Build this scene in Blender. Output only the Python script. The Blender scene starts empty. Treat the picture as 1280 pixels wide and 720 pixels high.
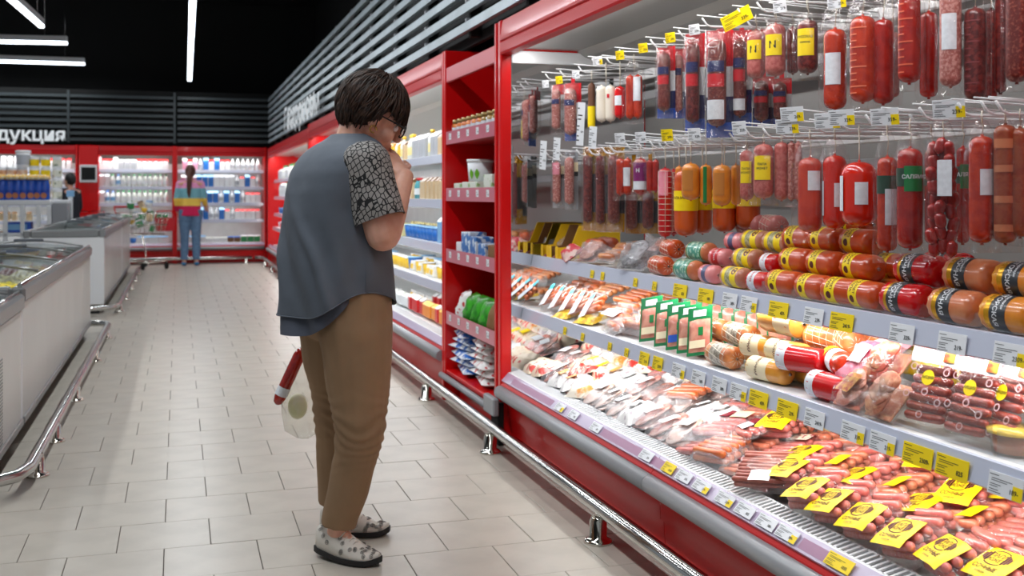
import bpy, bmesh, math, random
from mathutils import Vector, Matrix, noise
random.seed(11)
sc = bpy.context.scene
COL = sc.collection
PI = math.pi
R = math.radians
# ------------------------------------------------------------------ camera, world, exposure
CAMH, FPX, PSI, HORIZON = 1.18, 1330.0, math.atan(417 / 1330.0), 243.0
cd = bpy.data.cameras.new('camera'); cam = bpy.data.objects.new('camera', cd); COL.objects.link(cam)
cam.location = (0, 0, CAMH); cam.rotation_euler = (PI / 2, 0, -PSI)
cd.sensor_width = 36; cd.lens = 36 * FPX / 1280; cd.shift_y = -(360 - HORIZON) / 1280
cd.clip_start = 0.05; cd.clip_end = 100
cd.dof.use_dof = True; cd.dof.focus_distance = 2.9; cd.dof.aperture_fstop = 5.0
sc.camera = cam
w = bpy.data.worlds.new('store'); sc.world = w; w.use_nodes = True
w.node_tree.nodes['Background'].inputs[0].default_value = (0.86, 0.93, 1.0, 1)
w.node_tree.nodes['Background'].inputs[1].default_value = 0.26
sc.view_settings.view_transform = 'Standard'; sc.view_settings.look = 'None'
sc.view_settings.gamma = 1; sc.view_settings.use_curve_mapping = False
sc.view_settings.exposure = 0.0
cy = sc.cycles
cy.max_bounces = 10; cy.diffuse_bounces = 3; cy.glossy_bounces = 4; cy.transmission_bounces = 4
cy.transparent_max_bounces = 24; cy.caustics_reflective = False; cy.caustics_refractive = False
cy.sample_clamp_indirect = 4.0; cy.use_denoising = True

# ------------------------------------------------------------------ maths helpers
FV = Vector((math.sin(PSI), math.cos(PSI), 0)); RV = Vector((math.cos(PSI), -math.sin(PSI), 0))
def atx(u, v, X):
    """the point on the plane X = const that sits where the photograph shows (u, v)"""
    d = FV + RV * ((u - 640) / FPX) + Vector((0, 0, (HORIZON - v) / FPX))
    return Vector((0, 0, CAMH)) + d * (X / d.x)
def aty(u, v, Y):
    d = FV + RV * ((u - 640) / FPX) + Vector((0, 0, (HORIZON - v) / FPX))
    return Vector((0, 0, CAMH)) + d * (Y / d.y)
def yat(u, X): return atx(u, 243, X).y
def dist(p): return (Vector(p) - Vector((0, 0, CAMH))).dot(FV)

ORD = ['first','second','third','fourth','fifth','sixth','seventh','eighth','ninth','tenth','eleventh','twelfth','thirteenth',
 'fourteenth','fifteenth','sixteenth','seventeenth','eighteenth','nineteenth','twentieth','twenty-first','twenty-second',
 'twenty-third','twenty-fourth','twenty-fifth','twenty-sixth','twenty-seventh','twenty-eighth','twenty-ninth','thirtieth',
 'thirty-first','thirty-second','thirty-third','thirty-fourth','thirty-fifth','thirty-sixth']

for _t in ('thirty', 'forty', 'fifty', 'sixty'):
    for _i, _o in enumerate(['', 'first', 'second', 'third', 'fourth', 'fifth', 'sixth', 'seventh', 'eighth', 'ninth']):
        _w = _t[:-1] + 'ieth' if not _i else _t + '-' + _o
        if _w not in ORD: ORD.append(_w)
# ------------------------------------------------------------------ mesh builder
class G:
    def __init__(s): s.v = []; s.f = []; s.sm = []; s.mi = []
    def add(s, vs, fs, sm=False, mi=0):
        o = len(s.v); s.v += [tuple(p) for p in vs]
        for f in fs: s.f.append(tuple(i + o for i in f)); s.sm.append(sm); s.mi.append(mi)
        return s
    def box(s, x0, x1, y0, y1, z0, z1, c=None, mi=0):
        d = (x1 - x0, y1 - y0, z1 - z0)
        c = min(d) * .18 if c is None else min(c, min(d) * .45)
        vs = []; idx = {}
        for ix, x in ((0, x0), (1, x1)):
            for iy, y in ((0, y0), (1, y1)):
                for iz, z in ((0, z0), (1, z1)):
                    cx = c if ix == 0 else -c; cyy = c if iy == 0 else -c; cz = c if iz == 0 else -c
                    idx[ix, iy, iz, 0] = len(vs); vs.append((x, y + cyy, z + cz))
                    idx[ix, iy, iz, 1] = len(vs); vs.append((x + cx, y, z + cz))
                    idx[ix, iy, iz, 2] = len(vs); vs.append((x + cx, y + cyy, z))
        fs = []
        def k(a, b, cc, n): return idx[a, b, cc, n]
        fs.append((k(0,0,0,0), k(0,0,1,0), k(0,1,1,0), k(0,1,0,0))); fs.append((k(1,0,0,0), k(1,1,0,0), k(1,1,1,0), k(1,0,1,0)))
        fs.append((k(0,0,0,1), k(1,0,0,1), k(1,0,1,1), k(0,0,1,1))); fs.append((k(0,1,0,1), k(0,1,1,1), k(1,1,1,1), k(1,1,0,1)))
        fs.append((k(0,0,0,2), k(0,1,0,2), k(1,1,0,2), k(1,0,0,2))); fs.append((k(0,0,1,2), k(1,0,1,2), k(1,1,1,2), k(0,1,1,2)))
        for a in (0, 1):
            for b in (0, 1):
                f1 = (k(a,b,0,0), k(a,b,0,1), k(a,b,1,1), k(a,b,1,0)); f2 = (k(a,0,b,0), k(a,1,b,0), k(a,1,b,2), k(a,0,b,2)); f3 = (k(0,a,b,1), k(0,a,b,2), k(1,a,b,2), k(1,a,b,1))
                fs.append(f1 if a ^ b else f1[::-1]); fs.append(f2 if a ^ b else f2[::-1]); fs.append(f3 if a ^ b else f3[::-1])
                for cc in (0, 1):
                    t = (k(a,b,cc,0), k(a,b,cc,1), k(a,b,cc,2)); fs.append(t if (a ^ b ^ cc) else t[::-1])
        return s.add(vs, fs, False, mi)
    def loft(s, rings, closed=True, cap=True, sm=True, mi=0):
        n = len(rings[0]); vs = [p for r in rings for p in r]; fs = []
        m = n if closed else n - 1
        for i in range(len(rings) - 1):
            for j in range(m):
                a = i * n + j; b = i * n + (j + 1) % n
                fs.append((a, b, b + n, a + n))
        s.add(vs, fs, sm, mi)
        if cap and closed:
            o = len(s.v) - len(vs)
            s.f.append(tuple(o + j for j in range(n))[::-1]); s.sm.append(False); s.mi.append(mi)
            o2 = len(s.v) - n
            s.f.append(tuple(o2 + j for j in range(n))); s.sm.append(False); s.mi.append(mi)
        return s
    def tube(s, pts, r, n=8, mi=0, cap=True):
        pts = [Vector(p) for p in pts]; rings = []
        rr = r if isinstance(r, (list, tuple)) else [r] * len(pts)
        prev = None
        for i, p in enumerate(pts):
            t = (pts[min(i + 1, len(pts) - 1)] - pts[max(i - 1, 0)]).normalized()
            if prev is None:
                a = Vector((0, 0, 1)) if abs(t.z) < .9 else Vector((1, 0, 0))
                u = t.cross(a).normalized()
            else:
                u = (prev - t * prev.dot(t))
                u = u.normalized() if u.length > 1e-6 else t.orthogonal().normalized()
            prev = u; w_ = t.cross(u)
            rings.append([p + (u * math.cos(2*PI*k/n) + w_ * math.sin(2*PI*k/n)) * rr[i] for k in range(n)])
        return s.loft(rings, True, cap, True, mi)
    def lathe(s, prof, n=16, mi=0, axis='Z', c=(0, 0, 0), mod=None, cap=True):
        rings = []
        for r, h in prof:
            ring = []
            for k in range(n):
                a = 2 * PI * k / n; rr = r * (mod(a, h) if mod else 1)
                x, y = rr * math.cos(a), rr * math.sin(a)
                p = (x, y, h) if axis == 'Z' else ((h, x, y) if axis == 'X' else (y, h, x))
                ring.append((p[0] + c[0], p[1] + c[1], p[2] + c[2]))
            rings.append(ring)
        return s.loft(rings, True, cap, True, mi)
    def prism(s, prof, y0, y1, mi=0, sm=False, cap=True):
        """extrude a closed (x, z) outline along y; the outline runs clockwise seen from -y"""
        n = len(prof); vs = [(x, y0, z) for x, z in prof] + [(x, y1, z) for x, z in prof]
        fs = [(j, (j + 1) % n, n + (j + 1) % n, n + j) for j in range(n)]
        if cap: fs += [tuple(range(n))[::-1], tuple(range(n, 2 * n))]
        return s.add(vs, fs, sm, mi)
    def grid(s, fn, nu, nv, sm=True, mi=0):
        vs = [fn(i / nu, j / nv) for i in range(nu + 1) for j in range(nv + 1)]
        fs = [(i*(nv+1)+j, (i+1)*(nv+1)+j, (i+1)*(nv+1)+j+1, i*(nv+1)+j+1) for i in range(nu) for j in range(nv)]
        return s.add(vs, fs, sm, mi)
    def merge(s, g, loc=(0, 0, 0), rot=None, mi=None):
        M = Matrix.Translation(loc) @ (rot.to_4x4() if rot is not None else Matrix())
        o = len(s.v); s.v += [tuple(M @ Vector(p)) for p in g.v]
        for f, sm, m in zip(g.f, g.sm, g.mi): s.f.append(tuple(i + o for i in f)); s.sm.append(sm); s.mi.append(m if mi is None else mi)
        return s
    def mesh(s, name, mats, fix=True):
        me = bpy.data.meshes.new(name); me.from_pydata(s.v, [], s.f)
        me.polygons.foreach_set('use_smooth', s.sm); me.polygons.foreach_set('material_index', s.mi)
        for m in (mats if isinstance(mats, (list, tuple)) else [mats]): me.materials.append(m)
        if fix:
            b = bmesh.new(); b.from_mesh(me); bmesh.ops.recalc_face_normals(b, faces=b.faces); b.to_mesh(me); b.free()
        me.update(); return me

def thing(name, label, cat, loc=(0, 0, 0), rotz=0, group=None, rot=None):
    o = bpy.data.objects.new(name, None); COL.objects.link(o)
    o.location = loc; o.rotation_euler = rot if rot is not None else (0, 0, rotz)
    o.empty_display_size = .05
    o['label'] = label; o['category'] = cat
    if group: o['group'] = group
    return o
def tag(o, label, cat, group=None):
    o['label'] = label; o['category'] = cat
    if group: o['group'] = group
    return o
def part(name, g, mats=None, parent=None, loc=(0, 0, 0), rot=(0, 0, 0), label=None, scale=None):
    me = g if isinstance(g, bpy.types.Mesh) else g.mesh(name, mats)
    o = bpy.data.objects.new(name, me); COL.objects.link(o)
    o.location = loc; o.rotation_euler = rot
    if scale: o.scale = scale
    if parent: o.parent = parent
    if label: o['label'] = label
    return o
def structure(name, g, mats, parent=None, loc=(0, 0, 0), rot=(0, 0, 0)):
    o = part(name, g, mats, parent, loc, rot)
    if parent is None: o['kind'] = 'structure'
    return o
KIDS = {}
def kids(o): return [c for c in bpy.data.objects if c.parent is o] if o.name not in KIDS else KIDS[o.name]
def dup(root, loc, label, rot=None, group=None, scale=None):
    """a copy of a thing with copies of its parts and sub-parts (mesh data shared)"""
    r = root.copy(); COL.objects.link(r); r.location = loc
    if rot is not None: r.rotation_euler = rot
    if scale is not None: r.scale = scale
    r['label'] = label
    if group: r['group'] = group
    for ch in root.children:
        c = ch.copy(); COL.objects.link(c); c.parent = r
        for g in ch.children:
            d = g.copy(); COL.objects.link(d); d.parent = c
    return r

# ------------------------------------------------------------------ materials
MATS = {}
def lin(c):
    return tuple(((x / 255) / 12.92 if x / 255 <= .04045 else ((x / 255 + .055) / 1.055) ** 2.4) for x in c)
def mat(name, rgb, rough=.5, metal=0.0, coat=0.0, spec=.5, emit=None, var=0.0, vscale=30, bump=0.0, bscale=120, rgb2=None, v2=(.4, .6), kind='noise', trans=0.0):
    """principled material; rgb in 0-255 as seen; optional noise between rgb and rgb2, optional bump"""
    if name in MATS: return MATS[name]
    m = bpy.data.materials.new(name); m.use_nodes = True; nt = m.node_tree; b = nt.nodes['Principled BSDF']
    c = lin(rgb) + (1,)
    b.inputs['Base Color'].default_value = c; b.inputs['Roughness'].default_value = rough; b.inputs['Metallic'].default_value = metal
    b.inputs['Coat Weight'].default_value = coat; b.inputs['Coat Roughness'].default_value = .08; b.inputs['Specular IOR Level'].default_value = spec
    if trans: b.inputs['Transmission Weight'].default_value = trans
    if emit:
        b.inputs['Emission Color'].default_value = c; b.inputs['Emission Strength'].default_value = emit
    tc = None
    if rgb2 is not None or var:
        tc = nt.nodes.new('ShaderNodeTexCoord')
        if kind == 'noise':
            n = nt.nodes.new('ShaderNodeTexNoise'); n.inputs['Detail'].default_value = 4; fac = n.outputs['Fac']
        else:
            n = nt.nodes.new('ShaderNodeTexVoronoi'); fac = n.outputs['Distance']
        n.inputs['Scale'].default_value = vscale; nt.links.new(tc.outputs['Object'], n.inputs['Vector'])
        rp = nt.nodes.new('ShaderNodeValToRGB'); rp.color_ramp.elements[0].position = v2[0]; rp.color_ramp.elements[1].position = v2[1]
        if rgb2 is None:
            rp.color_ramp.elements[0].color = tuple(x * (1 - var) for x in c[:3]) + (1,); rp.color_ramp.elements[1].color = tuple(min(1, x * (1 + var)) for x in c[:3]) + (1,)
        else:
            rp.color_ramp.elements[0].color = c; rp.color_ramp.elements[1].color = lin(rgb2) + (1,)
        nt.links.new(fac, rp.inputs[0]); nt.links.new(rp.outputs[0], b.inputs['Base Color'])
    if bump:
        tc = tc or nt.nodes.new('ShaderNodeTexCoord')
        n2 = nt.nodes.new('ShaderNodeTexNoise'); n2.inputs['Scale'].default_value = bscale; n2.inputs['Detail'].default_value = 3
        nt.links.new(tc.outputs['Object'], n2.inputs['Vector'])
        bp = nt.nodes.new('ShaderNodeBump'); bp.inputs['Strength'].default_value = bump; bp.inputs['Distance'].default_value = .01
        nt.links.new(n2.outputs['Fac'], bp.inputs['Height']); nt.links.new(bp.outputs[0], b.inputs['Normal'])
    MATS[name] = m; return m
def film(name, tint=(255, 255, 255), haze=.06, gloss=.12, crinkle=.35, scale=45, rough=.12):
    """thin clear plastic: mostly see-through, a little milky, with crinkled glints"""
    if name in MATS: return MATS[name]
    m = bpy.data.materials.new(name); m.use_nodes = True; nt = m.node_tree; nt.nodes.clear()
    out = nt.nodes.new('ShaderNodeOutputMaterial'); tr = nt.nodes.new('ShaderNodeBsdfTransparent'); tr.inputs[0].default_value = lin(tint) + (1,)
    gl = nt.nodes.new('ShaderNodeBsdfGlossy'); gl.inputs['Roughness'].default_value = rough
    df = nt.nodes.new('ShaderNodeBsdfDiffuse'); df.inputs[0].default_value = (.85, .87, .9, 1)
    tc = nt.nodes.new('ShaderNodeTexCoord'); n = nt.nodes.new('ShaderNodeTexNoise'); n.inputs['Scale'].default_value = scale; n.inputs['Detail'].default_value = 3
    mp = nt.nodes.new('ShaderNodeMapping'); mp.inputs['Scale'].default_value = (1, 1, .45)
    nt.links.new(tc.outputs['Object'], mp.inputs[0]); nt.links.new(mp.outputs[0], n.inputs['Vector'])
    bp = nt.nodes.new('ShaderNodeBump'); bp.inputs['Strength'].default_value = crinkle; bp.inputs['Distance'].default_value = .02
    nt.links.new(n.outputs['Fac'], bp.inputs['Height']); nt.links.new(bp.outputs[0], gl.inputs['Normal'])
    lw = nt.nodes.new('ShaderNodeLayerWeight'); lw.inputs['Blend'].default_value = .22; nt.links.new(bp.outputs[0], lw.inputs['Normal'])
    ma = nt.nodes.new('ShaderNodeMath'); ma.operation = 'MULTIPLY_ADD'; ma.use_clamp = True; nt.links.new(lw.outputs['Facing'], ma.inputs[0]); ma.inputs[1].default_value = .30; ma.inputs[2].default_value = gloss
    mx = nt.nodes.new('ShaderNodeMixShader'); mx.inputs[0].default_value = haze
    nt.links.new(tr.outputs[0], mx.inputs[1]); nt.links.new(df.outputs[0], mx.inputs[2])
    m2 = nt.nodes.new('ShaderNodeMixShader'); nt.links.new(ma.outputs[0], m2.inputs[0]); nt.links.new(mx.outputs[0], m2.inputs[1]); nt.links.new(gl.outputs[0], m2.inputs[2])
    nt.links.new(m2.outputs[0], out.inputs[0]); MATS[name] = m; return m

RED = mat('red_lacquer', (214, 10, 14), .28, coat=.15, spec=.35)
REDH = mat('red_header', (192, 8, 18), .42, coat=.08, spec=.3)
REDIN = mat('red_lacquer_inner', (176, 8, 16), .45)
STEEL = mat('brushed_steel', (205, 205, 203), .18, 1.0)
CHROME = mat('chrome', (220, 215, 205), .1, 1.0)
GREYP = mat('grey_plastic', (150, 152, 156), .35)
DGREY = mat('dark_grey_plastic', (88, 92, 98), .5)
WHITEM = mat('white_enamel', (232, 234, 236), .3)
WHITEC = mat('white_steel_liner', (226, 228, 228), .35, var=.04, vscale=4)
GREYC = mat('grey_canopy', (150, 150, 146), .3, .2)
BLACK = mat('black_paint', (6, 8, 8), .8)
SLAT = mat('slat_metal', (164, 176, 182), .42, .2, var=.12, vscale=3)
SLATF = mat('dark_slat_metal', (52, 60, 63), .5, .1)
LILAC = mat('price_strip', (200, 205, 222), .2, coat=.3)
MAUVE = mat('mauve_strip', (166, 120, 150), .3, coat=.3)
CLEAR = film('clear_acrylic', (250, 252, 252), .02, .08, .0, 10, .03)
LEDM = mat('led_white', (235, 245, 255), .5, emit=5)
PAPER = mat('white_card', (236, 238, 242), .5)
YEL = mat('yellow_card', (255, 222, 0), .45)
INK = mat('black_ink', (30, 30, 34), .6)
FLOORM = mat('porcelain_tile', (186, 178, 166), .33, var=.05, vscale=6, bump=.03, bscale=40)
GROUT = mat('dark_grout', (84, 76, 70), .8)

# ------------------------------------------------------------------ flat lettering
TXT = {}
def text_geo(s, size, bold=False):
    if (s, size) in TXT: return TXT[s, size]
    cu = bpy.data.curves.new('lettering', 'FONT'); cu.body = s; cu.size = size; cu.align_x = 'CENTER'; cu.align_y = 'CENTER'; cu.resolution_u = 2
    if bold: cu.offset = size * .018
    o = bpy.data.objects.new('lettering', cu); COL.objects.link(o)
    me = o.to_mesh()
    g = ([tuple(v.co) for v in me.vertices], [tuple(p.vertices) for p in me.polygons])
    o.to_mesh_clear(); bpy.data.objects.remove(o); bpy.data.curves.remove(cu)
    TXT[s, size] = g; return g
def text_g(s, size, bold=False, fn=None):
    """lettering as a mesh; fn maps (x, y) of the flat text to a point"""
    vs, fs = text_geo(s, size, bold); g = G()
    return g.add([fn(p[0], p[1]) if fn else p for p in vs], fs)
# ------------------------------------------------------------------ floor
fl = structure('floor', G().box(-8, 8, -2, 24, -.2, -.004, .001), GROUT)
PX, T = .300, .2972
tile_me = G().box(-T/2, T/2, -T/2, T/2, -.02, 0, .0012).mesh('floor_tile', FLOORM)
cells = []
for k in range(-1, 56):
    yc = 4.03 - .15 - .300 * 6 + .3 * k
    off = .105 if (k % 2 == 0) else .255
    for i in range(-5, 7):
        x = off + .15 + .3 * i - .3
        if -1.05 < x < 1.75 and 1.9 < yc < 19.3: cells.append((yc, x))
cells.sort(key=lambda c: c[0])
rng = random.Random(5)
for yc, x in cells[:300]:
    part('floor_tile', tile_me, None, fl, (x, yc, rng.uniform(-.0006, .0004)))
g = G()
for yc, x in cells[300:]: g.box(x - T/2, x + T/2, yc - T/2, yc + T/2, -.02, rng.uniform(-.0006, .0004), .0012)
o = part('floor_tile', g, FLOORM, fl); o['kind'] = 'stuff'
# ------------------------------------------------------------------ shell
structure('ceiling', G().box(-8, 4, -2, 24, 4.7, 4.8, .01), BLACK)
wb = structure('wall_back', G().box(-8, 4, 20.2, 20.3, 0, 4.7, .01), BLACK)
wr = structure('wall_right', G().box(2.45, 2.55, -2, 20.2, 0, 4.7, .01), BLACK)
# slat cladding above the cases, right wall: eight long boards
part('backing_board', G().box(1.60, 1.63, 1.0, 19.1, 2.03, 2.95, .003), BLACK, wr)
for k in range(8):
    z = 2.075 + .104 * k
    prof = [(1.50, z), (1.505, z + .052), (1.535, z + .058), (1.535, z + .004)]
    part('slat', G().prism(prof, 1.0, 19.15), SLAT, wr)
for k in range(18):
    y = 1.6 + 1.02 * k
    part('support_post', G().box(1.536, 1.60, y - .02, y + .02, 2.05, 2.90, .003), BLACK, wr)
    g = G()
    for j in range(8):
        z = 2.075 + .104 * j + .058
        g.box(1.512, 1.535, y - .012, y + .012, z, z + .02, .003)
    o = part('slat_clip', g, GREYP, wr); o['kind'] = 'stuff'
# far wall cladding
part('backing_board', G().box(-7, 1.6, 19.22, 19.25, 2.03, 2.95, .003), BLACK, wb)
for k in range(8):
    z = 2.075 + .104 * k
    part('slat', G().box(-7, -.06, 19.12, 19.16, z, z + .05, .004), SLATF, wb)
    part('slat', G().box(-.015, 1.52, 19.08, 19.12, z, z + .05, .004), SLATF, wb)
for x in (-5.2, -3.6, -1.75, -.065):
    part('support_post', G().box(x - .02, x + .02, 19.10, 19.14, 2.05, 2.92, .004), SLATF, wb)
# sign on the far cladding and on the right cladding
SIGNW = mat('sign_white', (226, 230, 232), .4, emit=.25)
s1 = thing('wall_sign', 'white Cyrillic letters of the dairy sign on the dark slats of the far wall', 'sign')
pa = aty(0, 168, 19.06); pb = aty(81, 168, 19.06)
vs, fs = text_geo('продукция', 1.0, True); xs = [p[0] for p in vs]
vs7, _ = text_geo('дукция', 1.0, True); wd = max(p[0] for p in vs7) - min(p[0] for p in vs7)
sc_ = (pb.x - pa.x + .05) / wd
xr = max(xs)
g = G().add([(pb.x + (p[0] - xr) * sc_, 19.06, pa.z + p[1] * sc_) for p in vs], fs)
g2 = G().add([(pb.x + (p[0] - xr) * sc_, 19.09, pa.z + p[1] * sc_) for p in vs], fs)
part('lettering', g.merge(g2), SIGNW, s1)
s2 = thing('wall_sign', 'white Cyrillic letters standing out from the right slats above the far cases', 'sign')
vs, fs = text_geo('Гастроном', 1.0, True); xs = [p[0] for p in vs]; W_ = max(xs) - min(xs)
y0_, y1_ = 15.0, 11.6; k_ = (y0_ - y1_) / W_
g = G()
for X in (1.40, 1.45): g.add([(X, y0_ - (p[0] - min(xs)) * k_, 2.19 + p[1] * k_ * .62) for p in vs], fs)
part('lettering', g, SIGNW, s2)
# ------------------------------------------------------------------ linear lamps under the black ceiling
def lamp(label, p, q, energy, seen=True):
    p, q = Vector(p), Vector(q); L = (q - p).length; a = math.atan2(q.y - p.y, q.x - p.x)
    t = thing('linear_lamp', label, 'lamp', (p + q) / 2, a, 'linear lamps under the black ceiling')
    part('housing', G().box(-L/2, L/2, -.035, .035, .02, .10, .006), WHITEM, t)
    part('diffuser', G().box(-L/2, L/2, -.033, .033, -.02, .02, .006), LEDM, t)
    for x in (-L/2 + .3, L/2 - .3): part('suspension_wire', G().tube([(x, 0, .1), (x, 0, 4.7 - p.z)], .003, 5), STEEL, t)
    if energy:
        ld = bpy.data.lights.new('lamp_light', 'AREA'); ld.shape = 'RECTANGLE'; ld.size = L; ld.size_y = .08; ld.energy = energy; ld.color = (.93, .97, 1)
        lo = bpy.data.objects.new('lamp_light', ld); COL.objects.link(lo); lo.location = (0, 0, -.025); lo.parent = t
    return t
def P3(u, v, Z):
    d = FV + RV * ((u - 640) / FPX) + Vector((0, 0, (HORIZON - v) / FPX))
    return Vector((0, 0, CAMH)) + d * ((Z - CAMH) / d.z)
lamp('long linear lamp running along the aisle, hung from the black ceiling', P3(237, 100, 3.1), (.13, 10.2, 3.1), 56)
lamp('linear lamp above the aisle nearest the sausage case', (.12, 9.6, 3.1), (.12, 5.4, 3.1), 56)
lamp('linear lamp above the aisle right over the shopper', (.12, 4.8, 3.1), (.12, .8, 3.1), 56)
lamp('slanting linear lamp beside the top edge over the freezers', P3(52, 33, 3.3), P3(-20, -30, 3.3), 22)
lamp('upper of two crosswise linear lamps over the far freezers', P3(84, 54, 3.3), P3(-60, 51, 3.3), 22)
lamp('lower of two crosswise linear lamps over the far freezers', P3(106, 80, 3.3), P3(-90, 74, 3.3), 22)
lamp('linear lamp over the chest freezers beside the aisle', (-2.2, 9.0, 3.3), (-2.2, 4.0, 3.3), 75)
# ------------------------------------------------------------------ guard rails
def rail(label, pts, posts, r=.025):
    t = thing('guard_rail', label, 'guard rail')
    part('rail_tube', G().tube(pts, r, 12), STEEL, t)
    me = None
    for x, y in posts:
        if me is None:
            g = G().lathe([(.001, 0), (.05, 0), (.05, .006), (.044, .012), (.03, .02), (.03, .075), (.024, .08), (.024, .086)], 16)
            g.tube([(0, 0, .08), (.012, 0, .1)], .014, 8)
            me = g.mesh('rail_post', CHROME)
        part('rail_post', me, None, t, (x, y, 0))
    return t
rail('long steel guard rail along the foot of the red cases', [(1.375, y, .108) for y in (1.5, 4, 8, 12, 16, 18.4)] + [(1.33, 18.55, .108), (1.25, 18.62, .108)],
     [(1.36, 3.36 + 1.31 * (k - 1)) for k in range(13)])
rail('steel guard rail in front of the far wall coolers', [(1.2, 18.62, .108), (-.9, 18.62, .108)], [(1.1, 18.62), (.3, 18.62), (-.5, 18.62)])
rail('nearest steel guard rail on the freezer side with a bent end', [(-1.6, 4.42, .085), (-.70, 4.43, .085), (-.60, 4.52, .085), (-.57, 4.65, .085), (-.56, 9.5, .085), (-.58, 9.62, .085), (-.64, 9.68, .085), (-.95, 9.7, .085)],
     [(-.565, y) for y in (4.85, 5.5, 6.55, 8.05, 9.3)])
rail('farther steel guard rail around the white freezer end', [(-1.1, 10.9, .085), (-.68, 10.95, .085), (-.60, 11.05, .085), (-.57, 11.2, .085), (-.56, 16.8, .085)],
     [(-.565, y) for y in (11.4, 12.7, 14.0, 15.3, 16.6)])
# ------------------------------------------------------------------ refrigerated wall cases
def case(label, loc, rotz, L, shelves, seams=(), grille=True, ends=(True, True), hz=(1.838, 1.998), power=10, spow=None, base=.30, back=None):
    """local x runs into the case from its front, y along it; shelves = [(front x, top z)]"""
    t = thing('refrigerated_case', label, 'display case', loc, rotz)
    ys = [0] + list(seams) + [L]
    for a, b in zip(ys, ys[1:]):
        a += .0015; b -= .0015
        part('base_panel', G().prism([(.11, .0), (.11, .045), (.05, .05), (.045, .125), (.034, .132), (.030, .205), (0.0, .215), (0.0, .285), (.01, .297), (.06, .297), (.6, .26), (.6, 0)], a, b), RED, t)
        part('bumper', G().tube([(-.004, a, .25), (-.004, b, .25)], .031, 14), GREYP, t)
        o = part('price_rail', G().prism([(.006, .298), (.002, .304), (.036, .338), (.044, .336), (.044, .298)], a, b), mat('base_strip', (186, 172, 196), .2, coat=.3), t)
        part('header', G().prism([(0, hz[0]), (-.004, hz[0] + .01), (-.004, hz[0] + .056), (.004, hz[0] + .062), (-.004, hz[0] + .068), (-.004, hz[0] + .08), (.006, hz[1]), (.05, hz[1]), (.05, hz[0])], a, b), REDH, t)
    part('deck', G().prism([(.095, .30), (.095, .325), (.74, .335), (.74, .30)], 0, L), WHITEC, t)
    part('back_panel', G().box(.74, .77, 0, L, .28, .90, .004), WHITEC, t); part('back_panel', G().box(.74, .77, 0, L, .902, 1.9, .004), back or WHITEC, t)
    part('canopy', G().prism([(.05, hz[0] + .03), (.05, hz[1]), (.85, hz[1]), (.85, 1.72), (.74, 1.72), (.42, 1.84), (.38, hz[0] + .03)], 0, L), GREYC, t)
    part('shell', G().box(.80, .84, 0, L, 0, hz[1], .01), WHITEM, t)
    if grille:
        g = G().box(.036, .046, 0, L, .318, .340, .002).box(.088, .096, 0, L, .318, .350, .002)
        n = int(L / .021)
        for i in range(n):
            y = (i + .5) * L / n
            g.add([(.04, y - .004, .341), (.04, y + .004, .341), (.090, y + .004, .351), (.090, y - .004, .351),
                   (.04, y - .004, .336), (.04, y + .004, .336), (.090, y + .004, .346), (.090, y - .004, .346)],
                  [(0, 1, 2, 3), (4, 7, 6, 5), (0, 3, 7, 4), (1, 5, 6, 2)])
        o = part('air_grille', g, WHITEM, t); o['kind'] = 'stuff'
    part('grille_shade', G().box(.04, .09, 0, L, .298, .303, .001), BLACK, t)  # shallow black sheet paints the shade of the depth between the ribs
    for fx, z in shelves:
        s = part('shelf', G().prism([(fx + .03, z - .022), (fx + .03, z), (.738, z), (.738, z - .022)], .006, L - .006), WHITEC, t)
        part('price_strip', G().prism([(fx, z - .052), (fx - .004, z - .048), (fx + .008, z + .004), (fx + .014, z + .006), (fx + .03, z + .001), (fx + .03, z - .03)], .006, L - .006), LILAC, s)
    led = part('led_strip', G().box(.06, .085, .05, L - .05, hz[0] + .018, hz[0] + .03, .003), LEDM, t)
    def al(x, z, e, tilt, wdt=.03):
        ld = bpy.data.lights.new('case_light', 'AREA'); ld.shape = 'RECTANGLE'; ld.size = wdt; ld.size_y = L - .1; ld.energy = e; ld.color = (1, .98, .95)
        lo = bpy.data.objects.new('case_light', ld); COL.objects.link(lo); lo.parent = t; lo.location = (x, L / 2, z); lo.rotation_euler = (0, tilt, 0)
    al(.075, hz[0] + .012, power * L, R(-30))
    for fx, z in shelves:
        part('led_strip', G().box(fx + .035, fx + .05, .05, L - .05, z - .03, z - .023, .002), LEDM, t)
        al(fx + .045, z - .034, (spow or power * .3) * L, R(-35), .015)
    if ends[0]: part('end_panel', G().box(-.002, .85, -.04, 0, 0, hz[1] + .004, .006), RED, t)
    if ends[1]: part('end_panel', G().box(-.002, .85, L, L + .045, 0, hz[1] + .004, .006), RED, t)
    return t
Y0, Y1 = 1.02, 4.80
main = case('nearest open red case full of sausages at the right of the aisle', (1.45, Y0, 0), 0, Y1 - Y0, [(.15, .888), (.10, .640)], (1.38 - 1.02, 3.13 - Y0), power=2.6, spow=2.0, back=mat('dim_grey_back', (150, 150, 148), .4, .1))  # upper back: grey steel, with the weak canopy light put into its colour
MIRROR = mat('mirror_liner', (235, 238, 240), .03, 1.0)
part('mirror_end', G().box(.05, .735, Y1 - Y0 - .004, Y1 - Y0 - .001, .31, 1.80, .001), MIRROR, main)
part('end_cap', G().box(.05, .735, Y1 - Y0 - .012, Y1 - Y0 - .004, 1.80, 1.86, .003), WHITEM, main)
case2 = case('second open red dairy case between the shopper and the red shelf unit', (1.45, 5.975, 0), 0, 6.6, [(.10, 1.425), (.10, 1.145), (.10, .865), (.08, .63)], (2.2, 4.4), power=3.2)
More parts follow.
